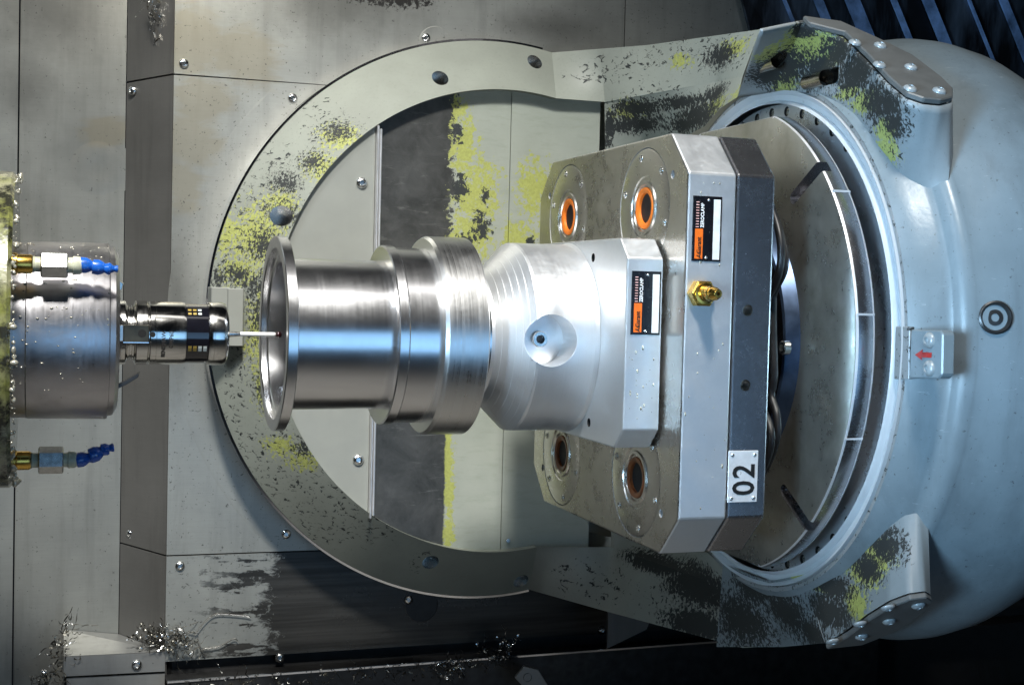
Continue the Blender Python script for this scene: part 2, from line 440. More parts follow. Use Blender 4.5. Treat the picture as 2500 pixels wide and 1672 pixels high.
def floor_mat():
    t = NT('pocket_floor')
    n = t.noise(120, 7, .72, dist=.4); n2 = t.noise(110, 6, .7, dist=.5); cl = t.noise(10, 5); fine = t.noise(300, 3)
    sx = t.n('ShaderNodeSeparateXYZ', {0: t.pos()})
    x, z = sx.outputs[0], sx.outputs[2]
    paint = t.mix(t.ramp(cl, .3, .7), (.30, .325, .275), (.38, .40, .345))
    paint = t.mix(t.math('MULTIPLY', t.ramp(t.noise(1, 4, .6, t.scaled(t.pos(), (40, 10, 160))), .5, .8), .35), paint, (.2, .24, .17))
    yl = PX(.345, [(1065, 330, 55, 120), (1090, 440, 95, 130), (1080, 540, 90, 110), (1225, 430, 75, 110), (1045, 250, 45, 60), (1190, 560, 70, 100), (1026, 1110, 24, 150), (1026, 1220, 26, 60), (1026, 1020, 26, 60)])
    vy = t.blobs(yl)
    my = t.ramp(t.math('ADD', t.math('MULTIPLY', vy, .8), t.math('MULTIPLY', t.math('SUBTRACT', n, .5), 2.6)), .30, .38)
    my = t.math('MULTIPLY', my, t.ramp(vy, .01, .1))
    c = t.mix(my, paint, t.mix(t.ramp(fine, .3, .7), PRIM, tuple(q*.75 for q in PRIM)))
    vd = t.blobs(PX(.345, [(1050, 430, 60, 90), (1060, 560, 60, 60), (1100, 520, 60, 80), (1045, 300, 40, 60), (1215, 560, 30, 60), (1110, 450, 30, 50)]))
    md = t.ramp(t.math('ADD', vd, t.math('MULTIPLY', t.math('SUBTRACT', n2, .5), 2.4)), .58, .66)
    c = t.mix(t.math('MULTIPLY', md, t.ramp(vd, .02, .2)), c, (.03, .034, .034))
    up = t.ramp(z, -.08, .02)
    edge = t.math('ADD', x, t.math('MULTIPLY', t.math('SUBTRACT', n, .5), t.lerp(up, .008, .07)))
    strip = t.ramp(edge, .1585, .156)
    worn = t.mix(t.ramp(t.noise(24, 6, .7, dist=.5), .35, .7), (.045, .046, .043), (.10, .10, .095))
    worn = t.mix(t.math('MULTIPLY', t.ramp(t.noise(1, 5, .7, t.scaled(t.pos(), (16, 20, 90)), 1.2), .60, .75), .5), worn, (.26, .26, .24))
    c = t.mix(strip, c, worn)
    return t.out(Base_Color=c, Roughness=t.lerp(strip, .5, .40), Metallic=t.lerp(strip, 0., .35), Normal=t.bump(n2, .15, .0006))
FLOORP = floor_mat()
CASTB = (.20, .245, .268)
def cast():
    t = NT('casting_paint'); n = t.noise(18, 5); peel = t.noise(150, 3, .6); run = t.noise(1, 5, .65, t.scaled(t.pos(), (28, 28, 3)), .3); sp = t.noise(210, 5, .72)
    c = t.mix(t.ramp(n, .3, .7), tuple(q*.9 for q in CASTB), tuple(q*1.08 for q in CASTB))
    c = t.mix(t.math('MULTIPLY', t.ramp(run, .48, .70), .42), c, tuple(q*.55 for q in CASTB))
    c = t.mix(t.math('MULTIPLY', t.ramp(sp, .63, .68), .7), c, (.03, .032, .034))
    sc = t.noise(1., 4, .7, t.scaled(t.pos(), (60, 60, 420)), .8); c = t.mix(t.math('MULTIPLY', t.ramp(sc, .66, .70), .45), c, (.42, .46, .48))
    return t.out(Base_Color=c, Roughness=t.lerp(t.ramp(run, .4, .7), .30, .44), Normal=t.bump(peel, .12, .0012, t.bump(n, .15, .004)))
CAST = cast()
COVP = plain('cover_plate_paint', (.115, .12, .118), .45, 0., var=.12, scale=40, bump=.03)
WHITER = plain('white_seal', (.50, .53, .55), .32, 0., var=.05, scale=30)
RUSTR = chipped('spotted_ring', (.26, .27, .27), [], [], [((.46, 0, 0), 2.)], ns=170, rough=.3)

# ------------------------------------------------------------------ fasteners (shared meshes)
def button_mesh(r, hex_r=.42, h=.55, seg=20):
    """domed socket screw, axis +z, base at 0"""
    prof = [(0, r), (h*r*.35, r*.98), (h*r*.7, r*.82), (h*r*.95, r*.55), (h*r, r*hex_r*1.05), (h*r*.45, r*hex_r*.9), (h*r*.45, 0)]
    return lathe(prof, 'Z', seg=seg)
BTN = button_mesh(.0058); BTN.materials.append(SCREW)
BTN.polygons.foreach_set('use_smooth', [True]*len(BTN.polygons)); BTN.set_sharp_from_angle(angle=R(50))
BTNP = BTN.copy(); BTNP.materials.clear(); BTNP.materials.append(plain('painted_screw', (.33, .36, .37), .35, .2, var=.2, scale=200))
CAPM = lathe([(0, .0052), (.0042, .0052), (.005, .0044), (.005, .0027), (.002, .0025), (.002, 0)], 'Z', seg=18); CAPM.materials.append(SCREW)
CAPM.polygons.foreach_set('use_smooth', [True]*len(CAPM.polygons)); CAPM.set_sharp_from_angle(angle=R(40))
RIV = lathe([(0, .0016), (.0006, .0015), (.0011, .0009), (.0013, 0)], 'Z', seg=14); RIV.materials.append(SCREW)
RIV.polygons.foreach_set('use_smooth', [True]*len(RIV.polygons))
def fast(me, name, loc, n, parent, s=1.):
    o = bpy.data.objects.new(name, me); COL.objects.link(o); o.parent = parent
    o.location = Vector(loc)-world_loc(parent); o.rotation_mode = 'QUATERNION'
    o.rotation_quaternion = Vector(n).normalized().to_track_quat('Z', 'Y')
    o.scale = (s, s, s); return o

# ================================================================== ENCLOSURE WALL
HX, HZ, HR = .234, .008, .393          # hub centre on the wall and its radius
YB = .45
wall = thing('wall', (-.2, YB, -.5), None, None, kind='structure')
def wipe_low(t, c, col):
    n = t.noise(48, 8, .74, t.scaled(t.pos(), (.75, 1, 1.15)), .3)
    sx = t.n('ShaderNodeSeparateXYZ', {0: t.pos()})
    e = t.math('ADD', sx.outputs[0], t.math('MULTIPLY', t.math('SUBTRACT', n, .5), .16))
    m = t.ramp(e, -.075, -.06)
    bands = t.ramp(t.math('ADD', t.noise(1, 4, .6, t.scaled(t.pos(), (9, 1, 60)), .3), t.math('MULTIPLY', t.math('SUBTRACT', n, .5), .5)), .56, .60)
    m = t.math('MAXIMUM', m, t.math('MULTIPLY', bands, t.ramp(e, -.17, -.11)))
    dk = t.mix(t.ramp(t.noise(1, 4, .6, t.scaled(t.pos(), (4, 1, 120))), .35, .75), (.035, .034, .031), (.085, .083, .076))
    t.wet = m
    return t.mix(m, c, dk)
st = PX(.45, [(440, 90, 120, 150), (470, 230, 110, 110), (440, 330, 110, 120), (560, 130, 130, 120), (420, 420, 70, 110)])
SH_B = sheet('front_sheet', GREY, st, PX(.45, [(835, -12, 120, 36), (900, -4, 170, 40)]), spk=.045, grime=PX(.45, [(760, 10, 300, 120), (1250, 60, 200, 60)]))
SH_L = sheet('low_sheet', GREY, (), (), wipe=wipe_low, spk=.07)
SH_M = sheet('mid_sheet', GREY, st, (), spk=.055, grime=PX(.45, [(400, 700, 60, 300)]))
SH_S = sheet('fold_sheet', (.19, .185, .172), (), (), lo=.3, hi=.45)
SH_A = sheet('recessed_sheet', (.30, .30, .27), PX(.5, [(250, 300, 90, 60)]), (), spk=.03, grime=PX(.5, [(130, 20, 190, 150), (60, 200, 90, 120), (120, 1540, 160, 120)]))
def arc(a0, a1, r, n=60, y=YB): return [(HX+r*math.cos(a0+(a1-a0)*i/n), y, HZ+r*math.sin(a0+(a1-a0)*i/n)) for i in range(n+1)]
XL = P(390, 700, y=YB).x
ZU, ZLo = P(500, 178, y=YB).z, P(500, 1267, y=YB).z
rr = HR+.004
aU = math.pi-math.asin((ZU+.001-HZ)/rr); aL = math.pi+math.asin((HZ-ZLo+.001)/rr)
XS = P(1430, 60, y=YB).x
aS = math.acos((XS-HX)/rr) if abs(XS-HX) < rr else .3
up_pts = [(XL, YB, ZU+.001)]+arc(aU, math.pi/2-.0, rr, 40)+[(HX, YB, HZ+rr)]
up_pts = [(XL, YB, ZU+.001)]+arc(aU, aS, rr, 60)+[(XS-.0008, YB, HZ+rr*math.sin(aS)), (XS-.0008, YB, .95), (XL, YB, .95)]
finish('panel', prism(up_pts, (0, .004, 0)), SH_B, wall)
finish('panel', prism([(XS+.0008, YB, .1), (1.9, YB, .1), (1.9, YB, .95), (XS+.0008, YB, .95)], (0, .004, 0)), SH_B, wall)
mid = [(XL, YB, ZU-.001), (XL, YB, ZLo+.001)]+arc(aL-.004, aU+.004, rr, 60)
finish('panel', prism(mid, (0, .004, 0)), SH_M, wall)
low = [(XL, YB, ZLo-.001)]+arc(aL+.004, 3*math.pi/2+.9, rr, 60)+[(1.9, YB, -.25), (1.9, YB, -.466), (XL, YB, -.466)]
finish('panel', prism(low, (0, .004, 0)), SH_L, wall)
aa0 = math.pi-math.asin((ZU-.002-HZ)/(HR+.050)); aa1 = math.pi+math.asin((HZ-ZLo-.002)/(HR+.050)); rows = []
for i in range(121):
    f = i/120; a = aa0+(aa1-aa0)*f; hh = min(1, f/.25)*min(1, (1-f)/.55); hh = .0052*hh*hh*(3-2*hh)+.0001
    rows.append([(HX+q*math.cos(a), YB-hh*(1-k/12)**2.4+(.0004 if k == 12 else 0), HZ+q*math.sin(a)) for k in range(13) for q in (HR+.0035+.045*k/12,)])
finish('rim_flare', grid(rows), SH_M, wall, smooth=50)
# backing behind the joints and the hub
finish('backing', box(XL+.004, 1.95, YB+.012, YB+.02, -.6, .96), plain('dark_gap', (.015, .015, .015), .7), wall)
# the fold that steps back to the recessed sheet
YA = .515; XA = P(283, 700, y=YA).x
zs1, zs2 = P(303, 190, y=YA).z, P(308, 1241, y=YA).z
for za, zb, za2, zb2 in ((zs1+.0012, .95, ZU+.0012, .95), (zs2+.0012, zs1-.0012, ZLo+.0012, ZU-.0012), (-.6, zs2-.0012, -.6, ZLo-.0012)):
    finish('fold_panel', prism([(XA, YA, za), (XA, YA, zb), (XL-.0012, YB+.0005, zb2), (XL-.0012, YB+.0005, za2)], (.004, .004, 0)), SH_S, wall)
finish('fold_backing', prism([(XA+.006, YA+.004, -.6), (XA+.006, YA+.004, .95), (XL+.006, YB+.008, .95), (XL+.006, YB+.008, -.6)], (.004, .004, 0)), HOLE, wall)
X38 = P(38, 700, y=YA).x
finish('panel', prism([(X38+.001, YA, -.6), (XA-.001, YA, -.6), (XA-.001, YA, .95), (X38+.001, YA, .95)], (0, .004, 0)), SH_A, wall)
finish('panel', prism([(X38-.001, YA-.004, -.6), (-.9, YA-.03, -.6), (-.9, YA-.03, .95), (X38-.001, YA-.004, .95)], (0, .004, 0)), SH_A, wall)
finish('dent', lathe([(0, .0), (-.0002, .008), (-.0007, .018), (-.0005, .032), (.0004, .046)], 'Y', o=P(225, 385, y=YA+.0002), seg=48), SH_A, wall, smooth=60)
for u, v in [(421, 146), (670, 225), (655, 1222), (412, 1295), (975, 87), (640, 1505), (935, 1372), (1378, 1442)]:
    fast(BTN, 'screw', P(u, v, y=YB), (0, -1, 0), wall, 1.15)
for u, v in [(303, 208), (298, 1222)]:
    fast(BTN, 'screw', P(u, v, y=YA-.012)+Vector((0, .001, 0)), (-.6, -.8, 0), wall, 1.1)
WASH = plain('dark_washer', (.022, .022, .021), .4, .3, var=.3)
for (u, v) in [(997, 100), (965, 1385)]:
    p = P(u, v, y=YB-.0012); finish('seal_washer', lathe([(0, .0235), (.0002, .0245), (.0012, .0245)], 'Y', o=p, seg=40), SH_B if v < 700 else DARKST, wall)
    finish('seal_washer_face', lathe([(0, 0), (0, .0235)], 'Y', o=p, seg=40), SH_B if v < 700 else WASH, wall)

# floor tray, ledge and rail at the bottom
zc = P(388, 1490, y=YB-.004).z; zb_ = P(388, 1536, y=YB-.006).z
OILY = NT('oily_tray'); _n = OILY.noise(40, 6); OILY.out(Base_Color=OILY.mix(OILY.ramp(_n, .4, .7), (.006, .006, .006), (.03, .03, .028)), Roughness=OILY.lerp(_n, .25, .55), Normal=OILY.bump(_n, .3, .002))
fl = tag(finish('floor', box(-1.2, 2.2, .2, .52, -.66, -.60), OILY.m), kind='structure')
BED = plain('bed_sheet', (.17, .16, .145), .5, 0., var=.2, scale=12)
tag(finish('machine_bed', box(-2.2, 2.2, -2.6, .198, -.66, -.605), BED), kind='structure')
led = thing('ledge_cover', (-.27, .45, -.6), 'grey folded sheet cover with one screw in the bottom left corner', 'cover')
xl0 = P(146, 1500, y=YB-.004).x
SH_C = sheet('cover_sheet', (.30, .30, .285), (), ())
zt0, zt1 = P(147, 1440, y=YA-.002).z, P(285, 1450, y=YA-.002).z
finish('top_sheet', mesh([(xl0, YB-.004, zc+.002), (XL, YB-.004, zc), (XL-.002, YB-.002, zc+.0005), (XA, YA-.002, zt1), (xl0, YA-.002, zt0)], [(0, 1, 2, 3, 4)]), SH_C, led)
finish('front_sheet', prism([(xl0, YB-.004, zc+.0015), (XL, YB-.004, zc-.0005), (XL, YB-.004, zb_), (xl0, YB-.004, zb_+.002)], (0, .003, 0)), SH_C, led)
finish('end_sheet', mesh([(xl0, YB-.004, zc+.002), (xl0, YA-.002, zt0), (xl0, YA-.002, -.62), (xl0, YB-.004, -.62)], [(0, 1, 2, 3)]), HOLE, led)
finish('lower_sheet', prism([(xl0+.004, YB-.001, zb_-.0015), (XL, YB-.001, zb_-.0035), (XL, YB-.001, -.62), (xl0+.004, YB-.001, -.62)], (0, .003, 0)), SH_C, led)
fast(BTN, 'screw', P(313, 1521, y=YB-.004), (0, -1, 0), led, 1.25)
ra = P(388, 1563, y=.40); rb = P(1160, 1503, y=.40)
rail = thing('tray_rail', (0, .40, ra.z), 'thin bright edge rail running along the chip tray at the bottom', 'rail')
finish('rail_edge', prism([(XL, .40, ra.z), (.9, .40, ra.z+.006), (.9, .40, ra.z+.0085), (XL, .40, ra.z+.0025)], (0, .004, 0)), CHROME, rail)
finish('rail_web', prism([(XL, .402, ra.z-.001), (.9, .402, ra.z+.005), (.9, .402, -.6), (XL, .402, -.6)], (0, .003, 0)), DARKST, rail)
finish('gap_sheet', prism([(XL, .409, ra.z-.002), (1.9, .409, ra.z+.004), (1.9, YB+.006, ra.z+.002), (XL, YB+.006, ra.z-.004)], (0, 0, -.002)), HOLE, rail)
fast(CAPM, 'screw', P(703, 1533, y=YB-.001), (0, -1, 0), wall, .9)
lb = thing('loose_bracket', P(1215, 1545, y=.34), 'small pale bracket with a hole lying tilted on the chip tray', 'bracket')
q0 = [P(u, v, y=.34) for u, v in [(1178, 1550), (1200, 1524), (1232, 1532), (1262, 1580), (1215, 1590)]]
o = finish('strap', prism(q0, (.001, .006, 0), .0006), SH_C, lb)
finish('bolt_hole', lathe([(0, .006), (.002, .006), (.002, 0)], 'Y', o=P(1208, 1550, y=.3385), seg=16), HOLE, lb)

# telescopic way cover, upper right
tc = thing('way_cover', (.9, .40, .4), 'dark oily telescopic cover with streaked slats in the upper right corner', 'cover')
SLAT = NT('oily_slat'); _a = SLAT.noise(1, 5, .65, SLAT.scaled(SLAT.obj(), (14, 14, 2.5)), .4); _b = SLAT.noise(60, 5)
SLAT.out(Base_Color=SLAT.mix(SLAT.ramp(_a, .45, .75), (.012, .013, .016), (.16, .20, .26)), Metallic=.6, Roughness=SLAT.lerp(_b, .25, .5))
for i in range(9):
    u0 = 1688+i*84
    pts = [P(u0, -40, y=.43), P(u0+84, -40, y=.43), P(u0+84+150, 330, y=.43), P(u0+150 if i else u0+95, 330, y=.43)]
    SLE = SLE if i else plain('blue_slat_sheen', (.26, .40, .68), .35, .4, var=.7, scale=22)  # blue reflected streaks put into the colour of thin added strips
    e0 = pts[1]+Vector((-.002, -.016, 0)); e1 = pts[2]+Vector((-.002, -.016, 0)); wv = Vector((.005+.022*((i*37) % 5)/4, 0, 0))
    finish('slat_sheen', prism([e0-wv, e0, e1, e1-wv], (0, .004, 0)), SLE, tc)
    finish('slat', prism([p+Vector((0, -.012*(j in (1, 2)), 0)) for j, p in enumerate(pts)], (0, .006, 0), .001), SLAT.m, tc)

# ================================================================== SWIVEL ARM
arm = thing('swivel_arm', (HX, .45, HZ), 'large grey swivelling table arm with chipped paint, round hub and rounded housing', 'machine arm')
a0, a1 = R(78), R(280)
ring = finish('hub_ring', lathe([(.330, .317), (.395, HR), (.452, HR), (.452, .317)], 'Y', o=(HX, 0, HZ), seg=150, arc=(a0, a1), closed=True), RINGP, arm, smooth=25)
BORE = plain('bare_bore', (.52, .50, .46), .24, 1., var=.2)
cut(ring, [cylm(P(u, v, y=yy)+Vector((0, -.04, 0)), (0, 1, 0), r, .075, 28) for u, v, yy, r in [(1006, 180, .355, .0108), (642, 495, .352, .0135), (985, 1286, .355, .0108), (1193, 1330, .378, .0108), (1222, 143, .378, .0108)]], BORE)
finish('hub_rim', lathe([(.397, HR+.0005), (.3975, HR+.0035), (.448, HR+.0035)], 'Y', o=(HX, 0, HZ), seg=160, arc=(R(80), R(280))), CHROME, arm, smooth=30)
# pocket floor and cover sheet
rf = .329
def chord(x, y): h = math.sqrt(max(0, rf*rf-(x-HX)**2)); return (x, y, HZ+h), (x, y, HZ-h)
xs_ = [.045+(.2400-.045)*i/24 for i in range(25)]
finish('pocket_floor', prism([chord(x, .346)[0] for x in xs_]+[chord(x, .346)[1] for x in xs_[::-1]], (0, .01, 0)), FLOORP, arm)
finish('pocket_floor', prism([(.2408, .3445, .325), (.2408, .3445, -.319), (.300, .3445, -.319), (.372, .3445, -.330), (.372, .3445, .330), (.30, .3445, .325)], (0, .0115, 0)), FLOORP, arm)
rec = finish('recess_floor', prism([(.370, .41, .365), (.370, .41, -.36), (.75, .41, -.36), (.75, .41, .365)], (0, .01, 0)), None, arm)
xc = .0490; rc = .3185
aa = math.acos((xc-HX)/rc)
SEGP = plain('cover_paint', (.275, .283, .255), .42, 0., var=.05, scale=25, bump=.02)
cs = finish('cover_sheet', prism(arc(aa, 2*math.pi-aa, rc, 70, .337), (0, .004, 0), .0008), SEGP, arm)
for u, v in [(828, 419), (820, 1052)]: fast(BTN, 'screw', P(u, v, y=.337), (0, -1, 0), cs, 1.35)
tz0, tz1 = P(870, 287, y=.33).z, P(861, 1187, y=.33).z
TRIM = plain('bright_trim', (.85, .85, .86), .42, .8, var=.04)
finish('trim_strip', box(xc+.0005, xc+.0036, .329, .345, tz1, tz0, .0012), TRIM, arm)
finish('trim_strip', box(xc+.0046, xc+.0078, .331, .345, tz1+.003, tz0-.004, .0012), TRIM, arm)
# stop block on the hub
stp = P(505, 725, y=.36)
for ua, ub, y0, va, vb in ((484, 524, .352, 657, 797), (522, 556, .345, 660, 793)):
    b0, b1 = P(ua, va, y=y0), P(ub, vb, y=y0)
    finish('stop_block', box(b0.x, b1.x, y0, .40, b1.z, b0.z, .001), SEGP, arm)
# upper rail: bevelled cheek that comes forward to the housing
rpt = lambda a: (Vector((HX+HR*math.cos(a), .395, HZ+HR*math.sin(a))), Vector((HX+.317*math.cos(a), .33, HZ+.317*math.sin(a))))
(uo, ui), (lo_, li) = rpt(a0), rpt(a1)
o_up = [uo, P(1480, 104, y=.28), P(1740, 68, y=.10)]
i_up = [ui, P(1385, 234, y=.332), P(1640, 188, y=.16), P(1700, 175, y=.09)]
rl1 = finish('rail', loft(o_up, i_up, 60, 10), None, arm, smooth=40)
rw1 = finish('arm_web', loft([i_up[1]+Vector((0, .002, 0))]+i_up[2:], [P(1385, 345, y=.344), P(1480, 335, y=.31), P(1560, 318, y=.24), P(1612, 290, y=.16), P(1650, 247, x=.4380), P(1690, 221, x=.4380)], 60, 12), None, arm, smooth=50)
o_lo = [lo_, P(1400, 1402, y=.28), P(1700, 1482, y=.10), P(1890, 1470, y=-.10)]
i_lo = [li, P(1400, 1252, y=.332), P(1640, 1335, y=.12), P(1800, 1345, y=0)]
rl2 = finish('rail', loft(o_lo, i_lo, 60, 10), None, arm, smooth=40)
rw2 = finish('arm_web', loft([i_lo[1]+Vector((0, .002, 0))]+i_lo[2:], [P(1400, 1150, y=.344), P(1500, 1190, y=.31), P(1580, 1235, y=.22), P(1650, 1288, x=.4380), P(1755, 1326, x=.4380)], 60, 12), None, arm, smooth=50)
rb2 = finish('rail_back', loft(o_lo, [Vector(p)+Vector((.0, .15, .09)) for p in o_lo], 40, 4), None, arm, smooth=40)
rb1 = finish('rail_back', loft(o_up, [Vector(p)+Vector((.0, .15, -.09)) for p in o_up], 40, 4), None, arm, smooth=40)
fast(CAPM, 'pin', P(1162, 1236, y=.3430), (0, -1, 0), arm, .6)
# round housing
CZ = .003
finish('housing', lathe([(.4395, .2965), (.448, .304), (.462, .3125), (.474, .3195), (.4765, .3240), (.4795, .3285), (.4840, .3325), (.4895, .3345), (.4935, .3350), (.51, .3400), (.53, .3465), (.56, .3545), (.59, .3595), (.61, .3595), (.64, .354), (.68, .338), (.76, .28)], 'X', o=(0, 0, CZ), seg=180, sub=2), CAST, arm, smooth=50)
wr = finish('seal_ring', lathe([(.437, .2735), (.4385, .2755), (.4435, .2775), (.4425, .284), (.4375, .2885), (.437, .290), (.452, .291)], 'X', o=(0, 0, CZ), seg=160), WHITER, arm, smooth=35)
finish('outer_ring', lathe([(.4455, .2905), (.4400, .2915), (.4400, .2965), (.4455, .2975)], 'X', o=(0, 0, CZ), seg=160), RUSTR, arm, smooth=30)
FLG = brushed('flange_steel', (.50, .53, .56), .34, (200, 200, 200), var=.03, bump=.004, spots=.2, metal=.75)
fr = finish('bolt_flange', lathe([(.4495, .22), (.4495, .2738), (.462, .2738), (.462, .22)], 'X', o=(0, 0, CZ), seg=120, closed=True), FLG, arm, smooth=30)
ba = [R(90-7.5*k) for k in range(-4, 11)]+[R(-90+7.5*k) for k in range(-2, 10)]
cut(fr, [cylm((.4475, -.2655*math.cos(a), CZ+.2655*math.sin(a)), (1, 0, 0), .0058, .013, 14) for a in ba], HOLE)
for a in ba: fast(CAPM, 'bolt', (.4555, -.2655*math.cos(a), CZ+.2655*math.sin(a)), (-1, 0, 0), fr, .85)
# cover plates and shoulders
E1 = P(2170, 242, y=-.30); N1 = Vector((0, -.514, .857))
up_out = [(1742, 70), (1835, 50), (1920, 62), (2000, 98), (2085, 140), (2150, 190), (2176, 216), (2176, 236), (2150, 243), (2110, 239), (2072, 226), (2030, 190), (1985, 140), (1930, 86), (1850, 66)]
plate = [PP(u, v, E1, N1) for u, v in up_out]
cp_pts = plate[1:14]+[plate[14]]
cp = finish('cover_plate', prism([p+N1*.001 for p in cp_pts], N1*.006, .0012), COVP, arm)
for u, v in [(1957, 100), (2015, 106), (2013, 151), (2085, 156), (2083, 205), (2150, 210)]:
    fast(BTNP, 'screw', PP(u, v, E1+N1*.007, N1), N1, cp, 1.2)
top = [Vector(p) for p in (plate[0], plate[1], plate[13], plate[12], plate[11], plate[10], plate[9], plate[8], plate[7], plate[6])]
bot = [P(1688, 222, x=.4385), P(1800, 206, x=.4385), P(1900, 222, x=.443), P(1950, 282, x=.450), P(2010, 372, x=.455), P(2060, 440, x=.463), P(2110, 500, x=.476), P(2140, 505, x=.482), P(2165, 480, x=.486), P(2178, 440, x=.50)]
sh1 = finish('shoulder', loft(top, bot, 90, 14), None, arm, smooth=55)
finish('shoulder_back', loft([plate[6], plate[5], plate[4], plate[3], plate[2]], [p+Vector((.01, .13, -.16)) for p in (plate[6], plate[5], plate[4], plate[3], plate[2])], 30, 4), CAST, arm, smooth=55)
E2 = P(2125, 1356, y=-.30); N2 = Vector((0, -.514, -.857))
lo_out = [(1888, 1471), (1935, 1444), (1985, 1405), (2035, 1374), (2080, 1357), (2118, 1352), (2130, 1360), (2120, 1380), (2050, 1430), (1970, 1462)]
lplate = [PP(u, v, E2, N2) for u, v in lo_out]
cp2 = finish('cover_plate', prism([p+N2*.001 for p in lplate], N2*.006, .0012), COVP, arm)
for u, v in [(2032, 1388), (2102, 1384), (1968, 1425), (2035, 1420), (1905, 1465), (1972, 1455)]:
    fast(BTNP, 'screw', PP(u, v, E2+N2*.007, N2), N2, cp2, 1.2)
ltop = [P(1640, 1480, y=.08), P(1790, 1480, y=-.02)]+lplate[:7]
lbot = [P(1655, 1290, x=.4385), P(1760, 1330, x=.4385), P(1850, 1312, x=.443), P(1905, 1275, x=.447), P(1960, 1205, x=.455), P(2010, 1150, x=.463), P(2060, 1090, x=.474), P(2090, 1085, x=.480), P(2122, 1120, x=.488)]
sh2 = finish('shoulder', loft(ltop, lbot, 90, 14), None, arm, smooth=55)
finish('shoulder_back', loft(lplate[6:]+[lplate[0]], [p+Vector((.01, .14, .16)) for p in lplate[6:]+[lplate[0]]], 30, 4), CAST, arm, smooth=55)
UPS = [rl1, rw1, rec, sh1]
RAILP = chipped('rail_paint', (.30, .318, .272), HB(UPS, [(1830, 110, 110, 60), (1740, 120, 60, 50), (1900, 110, 60, 60), (1690, 215, 60, 40), (1440, 255, 60, 40), (1640, 240, 70, 40), (1560, 140, 50, 30), (1680, 110, 60, 40)]),
    HB(UPS, [(1790, 150, 130, 80), (1880, 150, 80, 90), (1700, 180, 70, 60), (1650, 130, 60, 50), (1460, 248, 110, 34), (1396, 290, 22, 80), (1600, 265, 130, 60), (1560, 235, 120, 26), (1450, 285, 130, 34), (1570, 285, 100, 34), (1640, 215, 60, 40), (1820, 70, 80, 40), (1740, 90, 60, 40)]), HB(UPS, [(1560, 120, 260, 60), (1640, 120, 170, 90), (1500, 240, 150, 100), (1400, 160, 160, 60)]), ns=170, gd=1.0)
SHOUP = chipped('shoulder_paint', (.26, .29, .30), HB(UPS, [(1985, 235, 80, 40), (2030, 300, 55, 50), (2035, 340, 30, 60), (1945, 212, 60, 25), (1830, 110, 110, 70), (1890, 110, 60, 70), (1760, 120, 60, 50), (1800, 190, 60, 40)]),
    HB(UPS, [(1965, 165, 120, 90), (2010, 230, 95, 75), (2050, 280, 60, 60), (1920, 120, 80, 70), (2040, 240, 80, 70), (1800, 150, 110, 80), (1880, 160, 80, 80), (1840, 70, 70, 30), (1760, 170, 80, 60)]), HB(UPS, [(2030, 300, 90, 120), (1960, 200, 120, 100)]), ns=180, rough=.42, gd=1.05, gy=1.1)
LOS = [rl2, rw2, sh2]
LOWP = chipped('lower_rail_paint', (.30, .315, .28), [], HB(LOS, [(1600, 1340, 130, 80), (1740, 1390, 150, 140), (1500, 1290, 130, 34), (1600, 1430, 120, 50)]), HB(LOS, [(1600, 1400, 240, 110), (1350, 1330, 150, 80)]), ns=160, gd=1.3)  # real wear; its dark coverage is raised to put the rail's shade into colour
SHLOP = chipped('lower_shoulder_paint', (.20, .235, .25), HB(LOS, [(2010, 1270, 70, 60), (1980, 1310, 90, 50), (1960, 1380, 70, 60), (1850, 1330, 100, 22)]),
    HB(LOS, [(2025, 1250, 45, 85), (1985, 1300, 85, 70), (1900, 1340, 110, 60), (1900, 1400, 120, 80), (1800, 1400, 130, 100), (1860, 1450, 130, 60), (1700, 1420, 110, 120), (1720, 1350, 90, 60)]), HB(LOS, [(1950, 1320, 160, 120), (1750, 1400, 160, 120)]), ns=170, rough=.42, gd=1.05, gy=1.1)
def drill(o, thick, holes):
    m = o.modifiers.new('s', 'SOLIDIFY'); m.thickness = thick; m.offset = 0; m.use_even_offset = False
    n0 = o.data.copy(); cut(o, holes, BORE, True)
    if len(o.data.polygons) < len(n0.polygons): print('drill failed', o.name); o.data = n0
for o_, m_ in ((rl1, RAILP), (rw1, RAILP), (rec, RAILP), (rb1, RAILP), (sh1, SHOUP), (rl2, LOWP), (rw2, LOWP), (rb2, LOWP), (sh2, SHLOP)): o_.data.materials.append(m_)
def hole(o, u, v, r, L=.06):
    T = BVHTree.FromPolygons([q.co+world_loc(o) for q in o.data.vertices], [list(p.vertices) for p in o.data.polygons])
    h = T.ray_cast(CL, ray(u, v).normalized())[0]
    return cylm(h+Vector((0, -L*.6, 0)), (0, 1, 0), r, L, 28)
hs_ = [hole(o_, u, v, r) for o_, u, v, r in ((sh1, 1770, 142, .0085), (sh1, 1880, 182, .0090))]
for c_, o_, r in zip(hs_, (sh1, sh1), (.0085, .0090)):
    ys = [q.co.y for q in c_.vertices]; ym = (min(ys)+max(ys))/2; xm = sum(q.co.x for q in c_.vertices)/len(ys); zm = sum(q.co.z for q in c_.vertices)/len(ys)
    finish('bolt_bore', lathe([(ym-.004, r+.0004), (ym+.034, r+.0004)], 'Y', o=(xm, 0, zm), seg=28), BORE, o_, smooth=60)
    finish('bore_bottom', lathe([(ym+.033, 0), (ym+.033, r+.0004)], 'Y', o=(xm, 0, zm), seg=20), HOLE, o_)
drill(sh1, .004, hs_)
